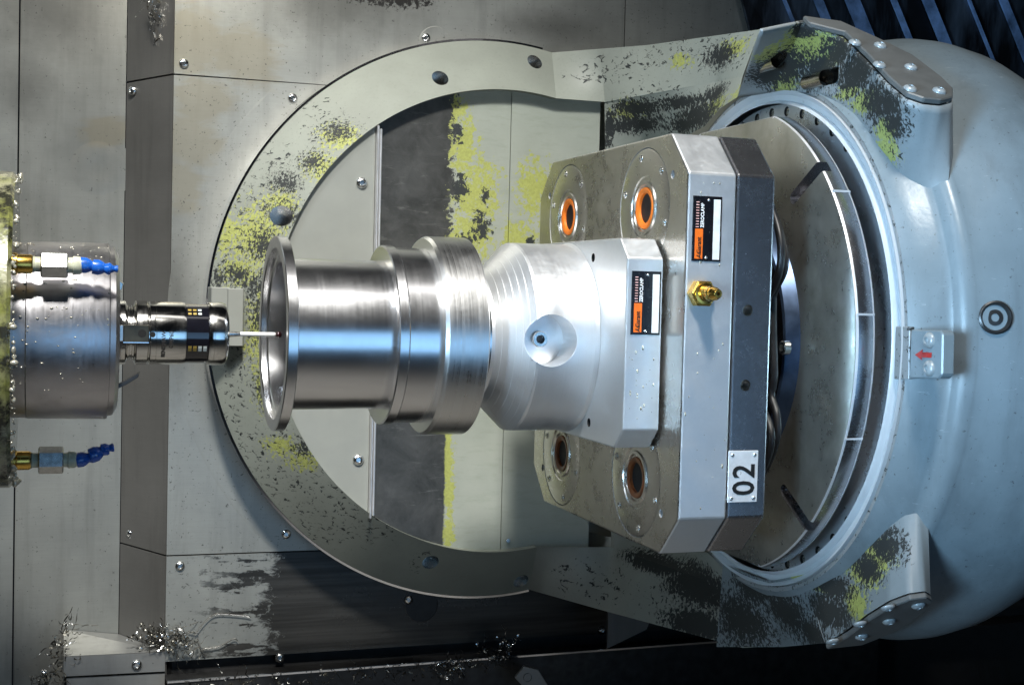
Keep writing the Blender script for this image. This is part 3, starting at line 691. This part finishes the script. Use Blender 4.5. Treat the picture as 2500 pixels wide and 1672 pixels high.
# index tab with a red arrow
tb = [P(u, v, x=.4385) for u, v in [(2050, 747), (2082, 748), (2080, 868), (2046, 868)]]
finish('ring_tab', prism(tb, (.006, 0, 0), .0006), RUSTR, arm)
tq = [P(u, v, x=.436) for u, v in [(2085, 754), (2152, 756), (2158, 764), (2156, 858), (2148, 867), (2080, 866)]]
ip = finish('index_plate', prism(tq, (.014, 0, 0), .0014), CAST, arm)
for v in (779, 843): fast(BTNP, 'screw', P(2128, v, x=.436), (-1, 0, 0), ip, 1.35)
ar = [P(u, v, x=.4353) for u, v in [(2094, 812), (2112, 800), (2110, 806), (2132, 807), (2131, 819), (2109, 818), (2110, 824)]]
finish('arrow', prism(ar, (.0005, 0, 0)), REDINK, ip)
# recessed plug on the housing side
pg = P(2278, 727, y=-.338); pn = Vector((-.35, -.93, .1)).normalized()
me = lathe([(-.006, .0165), (.002, .0162), (.003, .0145), (.001, .0125), (-.004, .0115), (-.005, .0085), (.0, .0078), (.0005, .004), (-.006, .0036), (-.006, 0)], 'Z', seg=40)
o = finish('plug', me, DARKST, arm, smooth=35, loc=pg); o.rotation_mode = 'QUATERNION'; o.rotation_quaternion = pn.to_track_quat('Z', 'Y')
# plate of the back wall seen under the arm, lower right
finish('guard_sheet', prism([P(u, v, y=.36) for u, v in [(1392, 1395), (1490, 1415), (1480, 1440), (1390, 1484)]], (0, .004, 0)), SH_S, arm)

# ================================================================== ROTARY TABLE
tab = thing('rotary_table', (.41, 0, 0), 'big round steel rotary table with flat cut sides behind the clamping plates', 'rotary table')
rd, zf = .267, .2515; am = math.asin(zf/rd)
ol = [(.4005, -rd*math.cos(t), rd*math.sin(t)) for t in np.linspace(-am, am, 60)]+[(.4005, rd*math.cos(t), rd*math.sin(t)) for t in np.linspace(am, -am, 60)]
dk = finish('disc', prism(ol, (.0235, 0, 0), .0034, 2), [SPC, DISC, EDGE], tab, smooth=25)
for f in dk.data.polygons:
    if f.normal.x < -.9: f.material_index = 1
    elif abs(f.normal.x) > .1: f.material_index = 2
ctt = []
for sy in (-1, 1):
    for sz in (-1, 1):
        d = Vector((0, sy*.86, sz*.51)); c = Vector((.396, sy*.139, sz*.158))
        n = Vector((0, -d.z, d.y)); pts = []
        L = .13
        for k in range(9): a = math.pi/2+math.pi*k/8; pts.append(c+d*(.007*math.cos(a))+n*(.007*math.sin(a)))
        pts += [c+d*L-n*.007, c+d*L+n*.007]
        ctt.append(prism(pts, (.016, 0, 0)))
cut(dk, ctt, SPC)
for z in (-.09, .035, .16): finish('scale_mark', box(.402, .4225, -rd*math.cos(math.asin(z/rd))-.0006, -rd*math.cos(math.asin(z/rd))+.003, z, z+.0022), EDGE, tab)
hb = finish('table_hub', lathe([(.3845, .1545), (.386, .1575), (.4010, .1635)], 'X', seg=120), plain('oiled_hub', (.06, .09, .15), .34, .8, var=.3, scale=40), tab, smooth=30)  # dark oily steel; the blue it reflects is put into the colour
finish('hub_face', lathe([(.3380, 0), (.3380, .120), (.3840, .121), (.3845, .1545)], 'X', seg=96), BLACK, hb, smooth=30)  # black face; the shade behind the plates is put into its colour
fast(CAPM, 'screw', P(1803, 796, x=.3845), (-1, 0, 0), hb, 1.5)
# air hoses looped between plate and table
hz = [[P(u, v, x=.352) for u, v in [(1735, 440), (1762, 470), (1783, 530), (1788, 590), (1778, 640), (1752, 690), (1735, 710)]],
      [P(u, v, x=.362) for u, v in [(1745, 455), (1775, 500), (1794, 570), (1794, 620), (1772, 668), (1769, 700), (1770, 780), (1772, 860), (1766, 905), (1778, 950), (1778, 1000), (1758, 1060), (1728, 1110)]],
      [P(u, v, x=.350) for u, v in [(1735, 930), (1752, 950), (1765, 990), (1762, 1030), (1745, 1075), (1720, 1112)]]]
for pts, lb_ in zip(hz, ('inner black hose in the upper gap behind the clamping plates', 'long black hose sagging along the whole gap before the table', 'short black hose bulging behind the number plate')):
    o = tag(finish('air_hose', tube(pts, .0042, 10, 12), RUBBER, smooth=60), lb_, 'hose', 'black hoses between plate and table')

# ================================================================== CLAMPING PLATES
def octa(x, h, c, ch=None):
    return [(x, -h, -(h-c)), (x, -h, h-c), (x, -(h-c), h), (x, h-c, h), (x, h, h-c), (x, h, -(h-c)), (x, h-c, -h), (x, -(h-c), -h)]
XP, H, C = .2384, .214, .0424
cpz = thing('clamping_plate', (XP, 0, 0), 'bright octagonal aluminium clamping plate with four round orange-ringed sockets', 'clamping plate')
pl = finish('plate', prism(octa(XP, H, C), (.0530, 0, 0), .0022, 2), [ALU, ALUFACE], cpz)
for f in pl.data.polygons:
    if f.normal.x < -.9: f.material_index = 1
MODS = [(-.1105, .1415), (.1125, .1425), (-.1075, -.1445), (.115, -.146)]
cut(pl, [cylm((XP-.002, y, z), (1, 0, 0), .0635, .0100, 56) for y, z in MODS]+[cylm((XP-.002, y, z), (1, 0, 0), .0045, .01, 14) for y, z in [(-.1785, .1715), (-.174, -.172), (.178, .172), (.178, -.172)]], ALU)
pl.data.polygons.foreach_set('use_smooth', [False]*len(pl.data.polygons))
for i, (y, z) in enumerate(MODS):
    o0 = (XP, y, z)
    md = finish('clamping_module', lathe([(.004, .0632), (.0004, .0622), (.0, .0610), (.0, .0335), (.0012, .0325), (.0012, .0290), (-.0006, .0280), (-.0006, .0252), (.0014, .0242), (.0014, .0224), (.006, .0224)], 'X', o=o0, seg=64), ALUFACE, cpz, smooth=30)
    finish('seal_ring', lathe([(.0030, .0226), (-.0002, .0216), (-.0004, .0188), (.0010, .0162), (.006, .0158)], 'X', o=o0, seg=48), ORANGE if z > 0 else ORANGE_SHADED, md, smooth=50)
    finish('socket_bore', lathe([(.004, .0166), (.004, .0)], 'X', o=o0, seg=32), HOLE, md)
    for k in range(6):
        a = R(18+60*k); fast(CAPM, 'screw', (XP+.0031, y+.0540*math.cos(a), z+.0540*math.sin(a)), (-1, 0, 0), md, .8)

def nameplate(parent, yf, x0, x1, z0, z1):
    """black badge on a face that looks to -y; print runs upwards"""
    W, Hh = x1-x0, z1-z0; X = lambda f: x0+W*f; Z = lambda f: z1-Hh*f
    np_ = finish('name_plate', box(x0, x1, yf-.0011, yf-.0001, z0, z1, .0002), BLACK, parent)
    y = yf-.00125
    q = lambda n, a, b, c, d, m: finish(n, box(X(a), X(b), y-.00012, y+.0002, Z(d), Z(c)), m, np_)
    q('orange_field', .09, .36, .504, .963, ORANGEP)
    q('write_on_field', .71, .945, .045, .97, WHITEP)
    ms = [box(X(.11), X(.21), y-.00012, y+.0002, Z(.09+.042*k+.013), Z(.09+.042*k)) for k in range(10)]
    o = finish('bar_print', join(ms), PINKINK, np_)
    text('ZEROCLAMP', W*.155, (X(.375), y-.0003, Z(.485)), (0, 0, 1), (-1, 0, 0), WHITEINK, np_, depth=.00012, fat=.00012, xs=Hh*.39/(W*.155*5.95))
    text('Garant', W*.215, (X(.30), y-.0004, Z(.885)), (0, 0, 1), (-1, 0, 0), INK, np_, depth=.00012, fat=.00008, xs=Hh*.285/(W*.215*3.15))
    s = W*.055                                           # small running-figure mark before the word
    zz, xx = Z(.955), X(.30)
    mk = [tube([(xx, y-.0004, zz), (xx-s*1.2, y-.0004, zz+s*1.0), (xx-s*2.6, y-.0004, zz+s*1.6)], s*.28, 5), tube([(xx-s*1.2, y-.0004, zz+s*1.), (xx-s*.2, y-.0004, zz+s*1.9)], s*.28, 5),
          lathe([(0, s*.35), (0, s*.75), (.0003, s*.75)], 'Y', o=(xx-s*.75, y-.0006, zz+s*2.9), seg=14)]
    finish('figure_mark', join(mk), INK, np_)
    for fx, fz in ((.53, .062), (.49, .944)): fast(RIV, 'rivet', (X(fx), yf-.0011, Z(fz)), (0, -1, 0), np_, 1.05)
    return np_
nameplate(cpz, -H, .2440, .2758, .0846, .1487)
# brass air fitting
fp = Vector((.2545, -H, .0527))
af = finish('air_fitting', lathe([(0, .0140), (.0100, .0140), (.0112, .0124), (.0112, .0085)], 'Y', o=fp, seg=6), BRASS, cpz)
af.data.transform(Matrix.Translation(fp) @ Matrix.Rotation(math.pi, 4, 'Z') @ Matrix.Translation(-fp)) if False else None
for v in af.data.vertices: v.co.y = 2*(fp.y-world_loc(cpz).y)-v.co.y
pr = [(-.0105, .0108), (-.0125, .0105), (-.013, .0078), (-.020, .0076), (-.0205, .0066), (-.0225, .0066), (-.023, .0074), (-.027, .0072), (-.0275, .0060), (-.0295, .0060), (-.030, .0066), (-.033, .0064), (-.0345, .0050), (-.0385, .0046), (-.0395, .0036), (-.0395, .0020), (-.032, .0018)]
finish('barb', lathe(pr, 'Y', o=fp, seg=32), BRASS, af, smooth=40)
finish('fitting_bore', lathe([(-.036, .0021), (-.036, 0)], 'Y', o=fp, seg=16), HOLE, af)

sp = thing('spacer_plate', (.294, 0, 0), 'darker octagonal lower plate with the 02 number plate, behind the bright clamping plate', 'base plate')
s_ = finish('plate', prism(octa(.2930, H, C), (.0420, 0, 0), .0020, 2), SPC, sp)
cut(s_, [cylm((x, -H-.002, z), (0, 1, 0), .0058, .016, 20) for x, z in [(.3085, .0371), (.3085, -.0382)]], BORE)
nx0, nx1, nz0, nz1 = .2915, .3248, -.1558, -.1038
nb = finish('number_plate', box(nx0, nx1, -H-.0016, -H-.0001, nz0, nz1, .0003), SILVERP, sp)
text('02', .0345, (nx0+.0290, -H-.0019, nz0+.0068), (0, 0, 1), (-1, 0, 0), INK, nb, name='digits', depth=.0002, spacing=1.12, xs=.88, fat=.0005)
for fx in (nx0+.0042, nx1-.0042):
    for fz in (nz0+.0042, nz1-.0042): fast(RIV, 'rivet', (fx, -H-.0016, fz), (0, -1, 0), nb, 1.25)

# ================================================================== WORKPIECE FIXTURE (cone adapter)
fx = thing('cone_fixture', (.2, 0, 0), 'bright aluminium cone fixture on a chamfered rectangular base carrying the turned part', 'fixture')
by, bz, bc = .170, .1075, .0205
bs = finish('base_plate', prism([(.1950, -by, -(bz-bc)), (.1950, -by, bz-bc), (.1950, -(by-bc), bz), (.1950, by-bc, bz), (.1950, by, bz-bc), (.1950, by, -(bz-bc)), (.1950, by-bc, -bz), (.1950, -(by-bc), -bz)], (.0400, 0, 0), .0018, 2), ALU, fx)
cut(bs, [cylm((.190, y, z), (1, 0, 0), .0048, .016, 18) for y, z in [(-.079, .0884), (-.0794, -.0883), (.079, .0884), (.079, -.0883)]], HOLE)
finish('base_foot', box(.2345, .2385, -.150, .150, -.098, .098), DARKST, fx)
prof = [(.071, .0), (.071, .0640), (.0725, .0662), (.0905, .0695)]
x, r = .0905, .0695
for k in range(6):
    prof += [(x+.0052, r+.0057), (x+.0058, r+.00545)]; x += .0058; r += .0057
prof += [(x, r), (.1260, .1030), (.1285, .1040), (.1900, .1040), (.1948, .1060)]
cn = finish('cone', lathe(prof+[(.1948, 0)], 'X', seg=144), ALUCONE, fx, smooth=12)
cut(cn, [cylm((.1418, -.120, 0), (0, 1, 0), .0275, .0585, 48)], ALUCONE)
rim = []
for k in range(97):
    a = 2*math.pi*k/96; x_, z_ = .1418+.0276*math.cos(a), .0276*math.sin(a)
    r_ = .1041 if x_ > .1285 else max(.0695, .0697+(x_-.0905)/.0348*.0342)
    r_ = min(r_, .1041); rim.append((x_, -math.sqrt(max(1e-6, r_*r_-z_*z_))+.0002, z_))
finish('recess_edge', tube(rim, .0005, 6), EDGE, fx, smooth=60)
cs2 = finish('cap_screw', lathe([(-.060, .0088), (-.0660, .0088), (-.0672, .0078), (-.0672, .0048), (-.0635, .0045), (-.0635, 0)], 'Y', o=(.1418, 0, 0), seg=28), SCREW, fx, smooth=30)
finish('hex_socket', lathe([(-.0640, .0046), (-.0640, 0)], 'Y', o=(.1418, 0, 0), seg=6), DARKST, cs2)
nameplate(fx, -by, .2003, .2325, .0098, .0739)

# ================================================================== WORKPIECE
wp = thing('turned_workpiece', (-.03, 0, 0), 'shiny turned steel sleeve with front flange and stepped collar held on the cone fixture', 'turned part')
RF = .1021
finish('flange', lathe([(-.1225, .0797), (-.1222, RF-.0006), (-.1228, RF), (-.1322, RF), (-.1330, RF-.0010), (-.1330, .0905), (-.1318, .0895), (-.1275, .0890), (-.1272, .0815), (-.1262, .0805), (-.1262, .0750)], 'X', seg=160), STEEL, wp, smooth=28)
finish('bore', lathe([(-.1262, .0748), (-.100, .0748), (-.0985, .0735), (.05, .0735), (.05, 0)], 'X', seg=128), STEEL, wp, smooth=28)
finish('barrel', lathe([(-.1224, .0797), (-.060, .0797), (-.060, .07955), (-.0175, .0795)], 'X', seg=160), STEEL, wp, smooth=28)
finish('collar', lathe([(-.0180, .0795), (-.0195, .0945), (-.0185, .0962), (-.0095, .0968), (-.0078, .0945), (.0262, .0945)], 'X', seg=160), STEEL, wp, smooth=28)
finish('rim', lathe([(.0260, .0946), (.0262, .1050), (.0300, .1075), (.0715, .1075), (.0728, .1062), (.0728, .078), (.0745, .0765), (.0745, .064)], 'X', seg=160), STEEL2, wp, smooth=28)
finish('spigot', lathe([(.0726, .0718), (.0802, .0718), (.0806, .0690), (.0905, .0688)], 'X', seg=120), STEEL, wp, smooth=28)

# ================================================================== TOUCH PROBE
pb = thing('touch_probe', (-.29, 0, -.001), 'slim cylindrical touch probe with engraved lettering and white stylus, held by the spindle', 'probe')
PZ = -.0012
pj_ = lambda prof, n, m, par=pb, sm=28, seg=96: finish(n, lathe(prof, 'X', o=(0, 0, PZ), seg=seg), m, par, smooth=sm)
hold = pj_([(-.300, .030), (-.2915, .0323), (-.2825, .0325), (-.2815, .0318), (-.2800, .0280), (-.2785, .0280), (-.2780, .0270), (-.2760, .0270), (-.2755, .0280), (-.2740, .0280), (-.2722, .0318), (-.2712, .0325), (-.2610, .0325), (-.2602, .0316), (-.2598, .0300), (-.2590, .0300)], 'holder', NICKEL)
cut(hold, [box(-.288, -.2585, -.05, -.0285, PZ-.0085, PZ+.0085)], DARKST) if False else None
slot = finish('drive_slot', box(-.2845, -.2603, -.0332, -.026, PZ-.0080, PZ+.0088, .0006), plain('slot_steel', (.10, .095, .075), .45, .9, var=.3), hold)
finish('slot_key', box(-.2905, -.2846, -.0340, -.026, PZ-.0076, PZ+.0085, .0006), WEDGE, hold)
finish('slot_hole', lathe([(-.0334, .0), (-.0334, .0040)], 'Y', o=(-.2668, 0, PZ+.0004), seg=24), HOLE, hold)
finish('slot_edge', box(-.2850, -.2600, -.0336, -.030, PZ-.0092, PZ-.0080, .0002), CHROME, hold)
body = pj_([(-.2592, .0300), (-.2588, .0316), (-.2580, .0322), (-.2530, .0322), (-.2528, .0319), (-.2524, .0319), (-.2522, .0323), (-.2262, .0323), (-.2235, .0316), (-.2230, .0300)], 'body', NICKEL)
finish('set_hole', lathe([(-.0325, 0), (-.0325, .0028)], 'Y', o=(-.2567, 0, PZ-.0006), seg=20), HOLE, body)
ENG = plain('engraving', (.04, .035, .03), .5)
text('RENISHAW', .0056, (-.2440, 0, PZ), (0, 0, 1), (-1, 0, 0), ENG, body, depth=.00012, wrap=(.0326, R(-46)), xs=1.03, fat=.00010)
text('OMP60', .0056, (-.2365, 0, PZ), (0, 0, 1), (-1, 0, 0), ENG, body, depth=.00012, wrap=(.0326, R(-26)), xs=1.03, fat=.00010)
GLASSB = plain('dark_window', (.008, .008, .012), .06, 0., coat=.6)
win = pj_([(-.2234, .0302), (-.2228, .0306), (-.2015, .0306), (-.2010, .0300)], 'optic_window', GLASSB)
for a, row in ((R(40), 3), (R(-28), 4), (R(-34), 4), (R(50), 3)):
    for k in range(row):
        x0 = -.2215+k*.0050; rr_ = .0307
        vs = [(x0+dx, -rr_*math.cos(a+da), PZ+rr_*math.sin(a+da)) for dx, da in ((0, 0), (.0034, 0), (.0034, .09), (0, .09))]
        finish('optic_diode', prism(vs, (0, .0006*math.cos(a), -.0006*math.sin(a))), YELL if k < 2 else PALEC, win)
capb = pj_([(-.2012, .0300), (-.2006, .0318), (-.1985, .0325), (-.1960, .0325), (-.1958, .0322), (-.1952, .0322), (-.1950, .0325), (-.1862, .0325), (-.1825, .0308), (-.1806, .0270), (-.1806, .0060), (-.1830, .0050), (-.1830, 0)], 'end_cap', NICKEL)
sty = pj_([(-.1815, .0034), (-.1770, .0032), (-.1690, .0024), (-.1660, .0020)], 'stylus', SCREW, seg=24)
pj_([(-.1665, .0023), (-.1310, .0023), (-.1300, .0016)], 'stem', CERAM, sty, seg=20)
bm = bmesh.new(); bmesh.ops.create_uvsphere(bm, u_segments=24, v_segments=16, radius=.0034, matrix=Matrix.Translation((-.1266, 0, PZ))); me = bpy.data.meshes.new('s'); bm.to_mesh(me); bm.free()
finish('ball', me, RUBY, sty, smooth=80)

# ================================================================== SPINDLE
sd = thing('spindle_head', (-.42, 0, 0), 'oily steel spindle nose entering from the left with two coolant nozzles', 'spindle')
GRIME = NT('grimy_flange'); _g = GRIME.noise(50, 6, .7); _h = GRIME.noise(14, 4)
GRIME.out(Base_Color=GRIME.mix(GRIME.ramp(_g, .45, .6), GRIME.mix(GRIME.ramp(_h, .4, .6), (.22, .23, .06), (.38, .36, .24)), (.03, .03, .02)), Roughness=.25, Coat_Weight=.5, Normal=GRIME.bump(_g, .5, .002))
finish('head_flange', lathe([(-.52, .155), (-.389, .155), (-.3855, .1515), (-.3855, .06)], 'X', o=(0, 0, 0), seg=96), GRIME.m, sd, smooth=30)
finish('nose', lathe([(-.386, .0865), (-.375, .0868), (-.374, .0876), (-.3000, .0885), (-.2990, .0880), (-.2985, .0855), (-.2935, .0845), (-.2905, .0790)], 'X', seg=144), SPIN, sd, smooth=28)
finish('nose_face', lathe([(-.2906, .0791), (-.2896, .0775), (-.2892, .035), (-.292, .031)], 'X', seg=96), SPIN, sd, smooth=28)
def knob(n, p0, d, prof, m, par, seg=24, sm=35):
    me = lathe(prof, 'Z', seg=seg); me.transform(Matrix.Translation(p0) @ Vector(d).normalized().to_track_quat('Z', 'Y').to_matrix().to_4x4())
    return finish(n, me, m, par, smooth=sm)
JOINT = [(0, .0040), (.001, .0068), (.006, .0072), (.009, .0060), (.0115, .0044), (.0130, .0050), (.0150, .0058), (.0170, .0050)]
def nozzle(p, lab, joints, hexrot, big):
    nz = finish('coolant_nozzle', lathe([(0, .0105*big), (.004, .0105*big), (.0052, .0088*big)], 'X', o=p, seg=24), BRASS, sd, smooth=30)
    p = Vector(p); X = Vector((1, 0, 0))
    nz['label'] = lab
    knob('brass_collar', p+X*.002, X, [(0, .0090*big), (.014, .0090*big), (.016, .0080*big)], BRASS, nz)
    knob('threaded_neck', p+X*.016, X, [(0, .0070*big), (.001, .0078*big), (.002, .0070*big), (.003, .0078*big), (.004, .0070*big), (.010, .0070*big)], NYLON, nz)
    me = lathe([(0, .0112*big), (.0012, .0130*big), (.0228, .0130*big), (.0240, .0112*big), (.0240, 0)], 'Z', seg=6)
    me.transform(Matrix.Translation(p+X*.0248) @ X.to_track_quat('Z', 'Y').to_matrix().to_4x4() @ Matrix.Rotation(hexrot, 4, 'Z'))
    finish('hex_adapter', me, SCREW, nz)
    knob('grey_sleeve', p+X*.0485, X, [(0, .0072), (.004, .0074), (.005, .0086), (.011, .0082), (.013, .0066)], NYLON, nz)
    for q, d, s in joints:
        knob('hose_joint', p+Vector(q), d, [(a*s, b*s) for a, b in JOINT], BLUE, nz)
    return nz
nozzle((-.3865, -.095, .0640), 'upper coolant nozzle with blue joints level before the nose', [((.058, 0, .001), (1, 0, -.10), 1.05), ((.070, 0, -.0005), (1, -.1, -.12), 1.02), ((.083, 0, -.002), (1, 0, -.02), .62)], R(8), 1.)
nozzle((-.3880, 0, -.1297), 'lower coolant nozzle with blue joints bent upward', [((.060, 0, -.001), (1, 0, .22), 1.10), ((.0735, 0, .003), (1, 0, .45), 1.12), ((.084, 0, .0100), (1, 0, .15), .78)], R(22), 1.05)
# beads of coolant sludge along the flange edge
ms = []
for k in range(170):
    a = rng.uniform(-1.75, 1.75); r = .1508+rng.normal()*.0016
    s = .0006+.0022*rng.random()**2.2
    bm = bmesh.new(); bmesh.ops.create_icosphere(bm, subdivisions=2, radius=s, matrix=Matrix.Translation((-.3850+rng.uniform(0, .0035), -r*math.cos(a), r*math.sin(a))) @ Matrix.Diagonal((rng.uniform(.7, 1.4), 1, rng.uniform(.8, 1.5), 1)))
    m_ = bpy.data.meshes.new('d'); bm.to_mesh(m_); bm.free(); ms.append(m_)
DROP = plain('coolant_drops', (.55, .52, .42), .12, .5, var=.5, scale=150)
o = finish('sludge_bead', join(ms), DROP, sd, smooth=80, kind='stuff')
# drops clinging to the nose
ms = []
for k in range(120):
    a = rng.uniform(.1, 1.35) if k < 90 else rng.uniform(-.8, .3); x = rng.uniform(-.384, -.30); s = rng.uniform(.0004, .0013)
    bm = bmesh.new(); bmesh.ops.create_icosphere(bm, subdivisions=1, radius=s, matrix=Matrix.Translation((x, -.0879*math.cos(a), .0879*math.sin(a))) @ Matrix.Diagonal((1.4, 1, .8, 1)))
    m_ = bpy.data.meshes.new('d'); bm.to_mesh(m_); bm.free(); ms.append(m_)
finish('coolant_drop', join(ms), DROP, sd, smooth=80, kind='stuff')

ms = []
for k in range(60):
    if k < 34: p = Vector((rng.uniform(.241, .288), -.2141, rng.uniform(-.165, .165)))
    else: p = Vector((rng.uniform(.20, .232), -.1701, rng.uniform(-.08, .0)))
    bm = bmesh.new(); bmesh.ops.create_icosphere(bm, subdivisions=1, radius=.0004+.0010*rng.random()**2, matrix=Matrix.Translation(p) @ Matrix.Diagonal((1, .5, rng.uniform(1, 2.2), 1)))
    m_ = bpy.data.meshes.new('d'); bm.to_mesh(m_); bm.free(); ms.append(m_)
finish('coolant_drop', join(ms), DROP, cpz, smooth=80, kind='stuff')

# ================================================================== SWARF
def ribbon(p, d, L, wdt, curl, turns, n=14):
    """one curled chip"""
    d = Vector(d).normalized(); a = d.orthogonal().normalized(); b = d.cross(a); ph = random.uniform(0, 6.28)
    V = []; F = []
    for i in range(n+1):
        t = i/n; th = ph+turns*2*math.pi*t; c = curl*(1-.4*t)
        q = Vector(p)+d*L*t+a*c*math.cos(th)+b*c*math.sin(th)
        wv = (d*.6+a*math.cos(th)*.8).normalized()*wdt*(.4+.6*math.sin(math.pi*min(1, t*1.05)))
        V += [q-wv, q+wv]
        if i: k = 2*i; F.append((k-2, k-1, k+1, k))
    return mesh(V, F, recalc=False)
def heap(name, pts, n, spread, L, wdt, curl, mats, label, dirv=None):
    t = thing(name, pts[len(pts)//2], label, 'metal chips')
    for mt, frac in mats:
        ms = []
        for k in range(int(n*frac)):
            i = random.uniform(0, len(pts)-1); j = min(int(i), len(pts)-2); c = Vector(pts[j]).lerp(Vector(pts[j+1]), i-j) if len(pts) > 1 else Vector(pts[0])
            c = c+Vector((random.gauss(0, spread), random.gauss(0, spread*.6)-.004, random.gauss(0, spread)))
            d = Vector((random.gauss(0, 1), random.gauss(0, .6), random.gauss(0, 1))) if dirv is None else Vector(dirv)+Vector((random.gauss(0, .3), random.gauss(0, .3), random.gauss(0, .3)))
            if random.random() < .34:
                ms.append(ribbon(c, d, L*random.uniform(.25, .6), wdt*random.uniform(1.2, 2.4), curl*.35, .25, 5)); continue
            ms.append(ribbon(c, d, L*random.choice((.3, .5, .7, 1., 1.2, 2.2)), wdt*random.uniform(.5, 1.3), curl*random.uniform(.3, 1.3), random.uniform(.6, 2.6)))
        finish('chip', join(ms), mt, t, smooth=60, kind='stuff')
    return t
Y2 = .455
heap('chip_tangle', [P(342, -10, y=.47), P(350, 30, y=.47), P(357, 70, y=.475), P(368, 100, y=.478)], 46, .0045, .016, .0016, .0028, [(CHIP, .6), (CHIPD, .4)], 'silvery chip strand hanging down the dark fold at top left', (.1, 0, -1))
heap('chip_pile', [P(335, 1452, y=.46), P(365, 1460, y=.45), P(400, 1462, y=.44), P(435, 1478, y=.44)], 150, .0095, .017, .0012, .0036, [(CHIPD, .78), (CHIP, .22)], 'tangled chip pile caught in the corner above the ledge cover')
heap('chip_strand', [P(156, 1412, y=.49), P(142, 1470, y=.46), P(132, 1515, y=.45), P(115, 1560, y=.44), P(80, 1560, y=.45)], 84, .0058, .016, .0012, .0034, [(CHIPD, .80), (CHIP, .20)], 'dark chips hanging down the left end of the ledge cover')
heap('chip_row', [P(400, 1574, y=.39), P(700, 1552, y=.39), P(950, 1535, y=.39), P(1170, 1512, y=.39)], 170, .005, .013, .0011, .0024, [(CHIPD, .78), (CHIP, .22)], 'loose chips lying in a row along the tray rail')
heap('chip_cluster', [P(1010, 1545, y=.385), P(1030, 1522, y=.385), P(1050, 1530, y=.385)], 44, .007, .02, .0018, .002, [(CHIP, .8), (CHIPD, .2)], 'bright splayed chips standing up at the middle of the tray rail')
heap('chip_cluster', [P(1100, 1500, y=.40), P(1150, 1490, y=.40), P(1165, 1470, y=.41)], 60, .008, .014, .0013, .003, [(CHIP, .5), (CHIPD, .5)], 'chip bunch at the right end of the tray rail near the pale bracket')
ms = []
for pts in ([(445, 1455), (475, 1418), (500, 1405), (555, 1408), (575, 1412)], [(460, 1485), (500, 1480), (535, 1462), (545, 1468)], [(452, 1460), (462, 1490), (470, 1500)], [(430, 1445), (455, 1450)]):
    ms.append(tube([P(u, v, y=.446) for u, v in pts], [.0002]+[.0007]*(6*(len(pts)-1)-1)+[.0002], 5, 6))
tag(finish('chip_curl', join(ms), CHIP, smooth=60), 'long thin bright curls sticking out from the corner chip pile', 'metal chips')
# two bent chips wedged at the spindle face
for nm, pts, lb_ in (('bent_chip', [(270, 640), (282, 650), (278, 664), (268, 660)], 'folded bright chip stuck at the upper edge of the spindle face'),
                     ('bent_chip', [(262, 884), (285, 872), (318, 853), (316, 864), (290, 880), (265, 892)], 'long dark chip stuck at the lower edge of the spindle face')):
    pv = [P(u, v, y=-.055) for u, v in pts]
    o = tag(finish(nm, prism(pv, (.001, .004, .001), .0003), CHIP if 'bright' in lb_ else DARKST), lb_, 'metal chip')
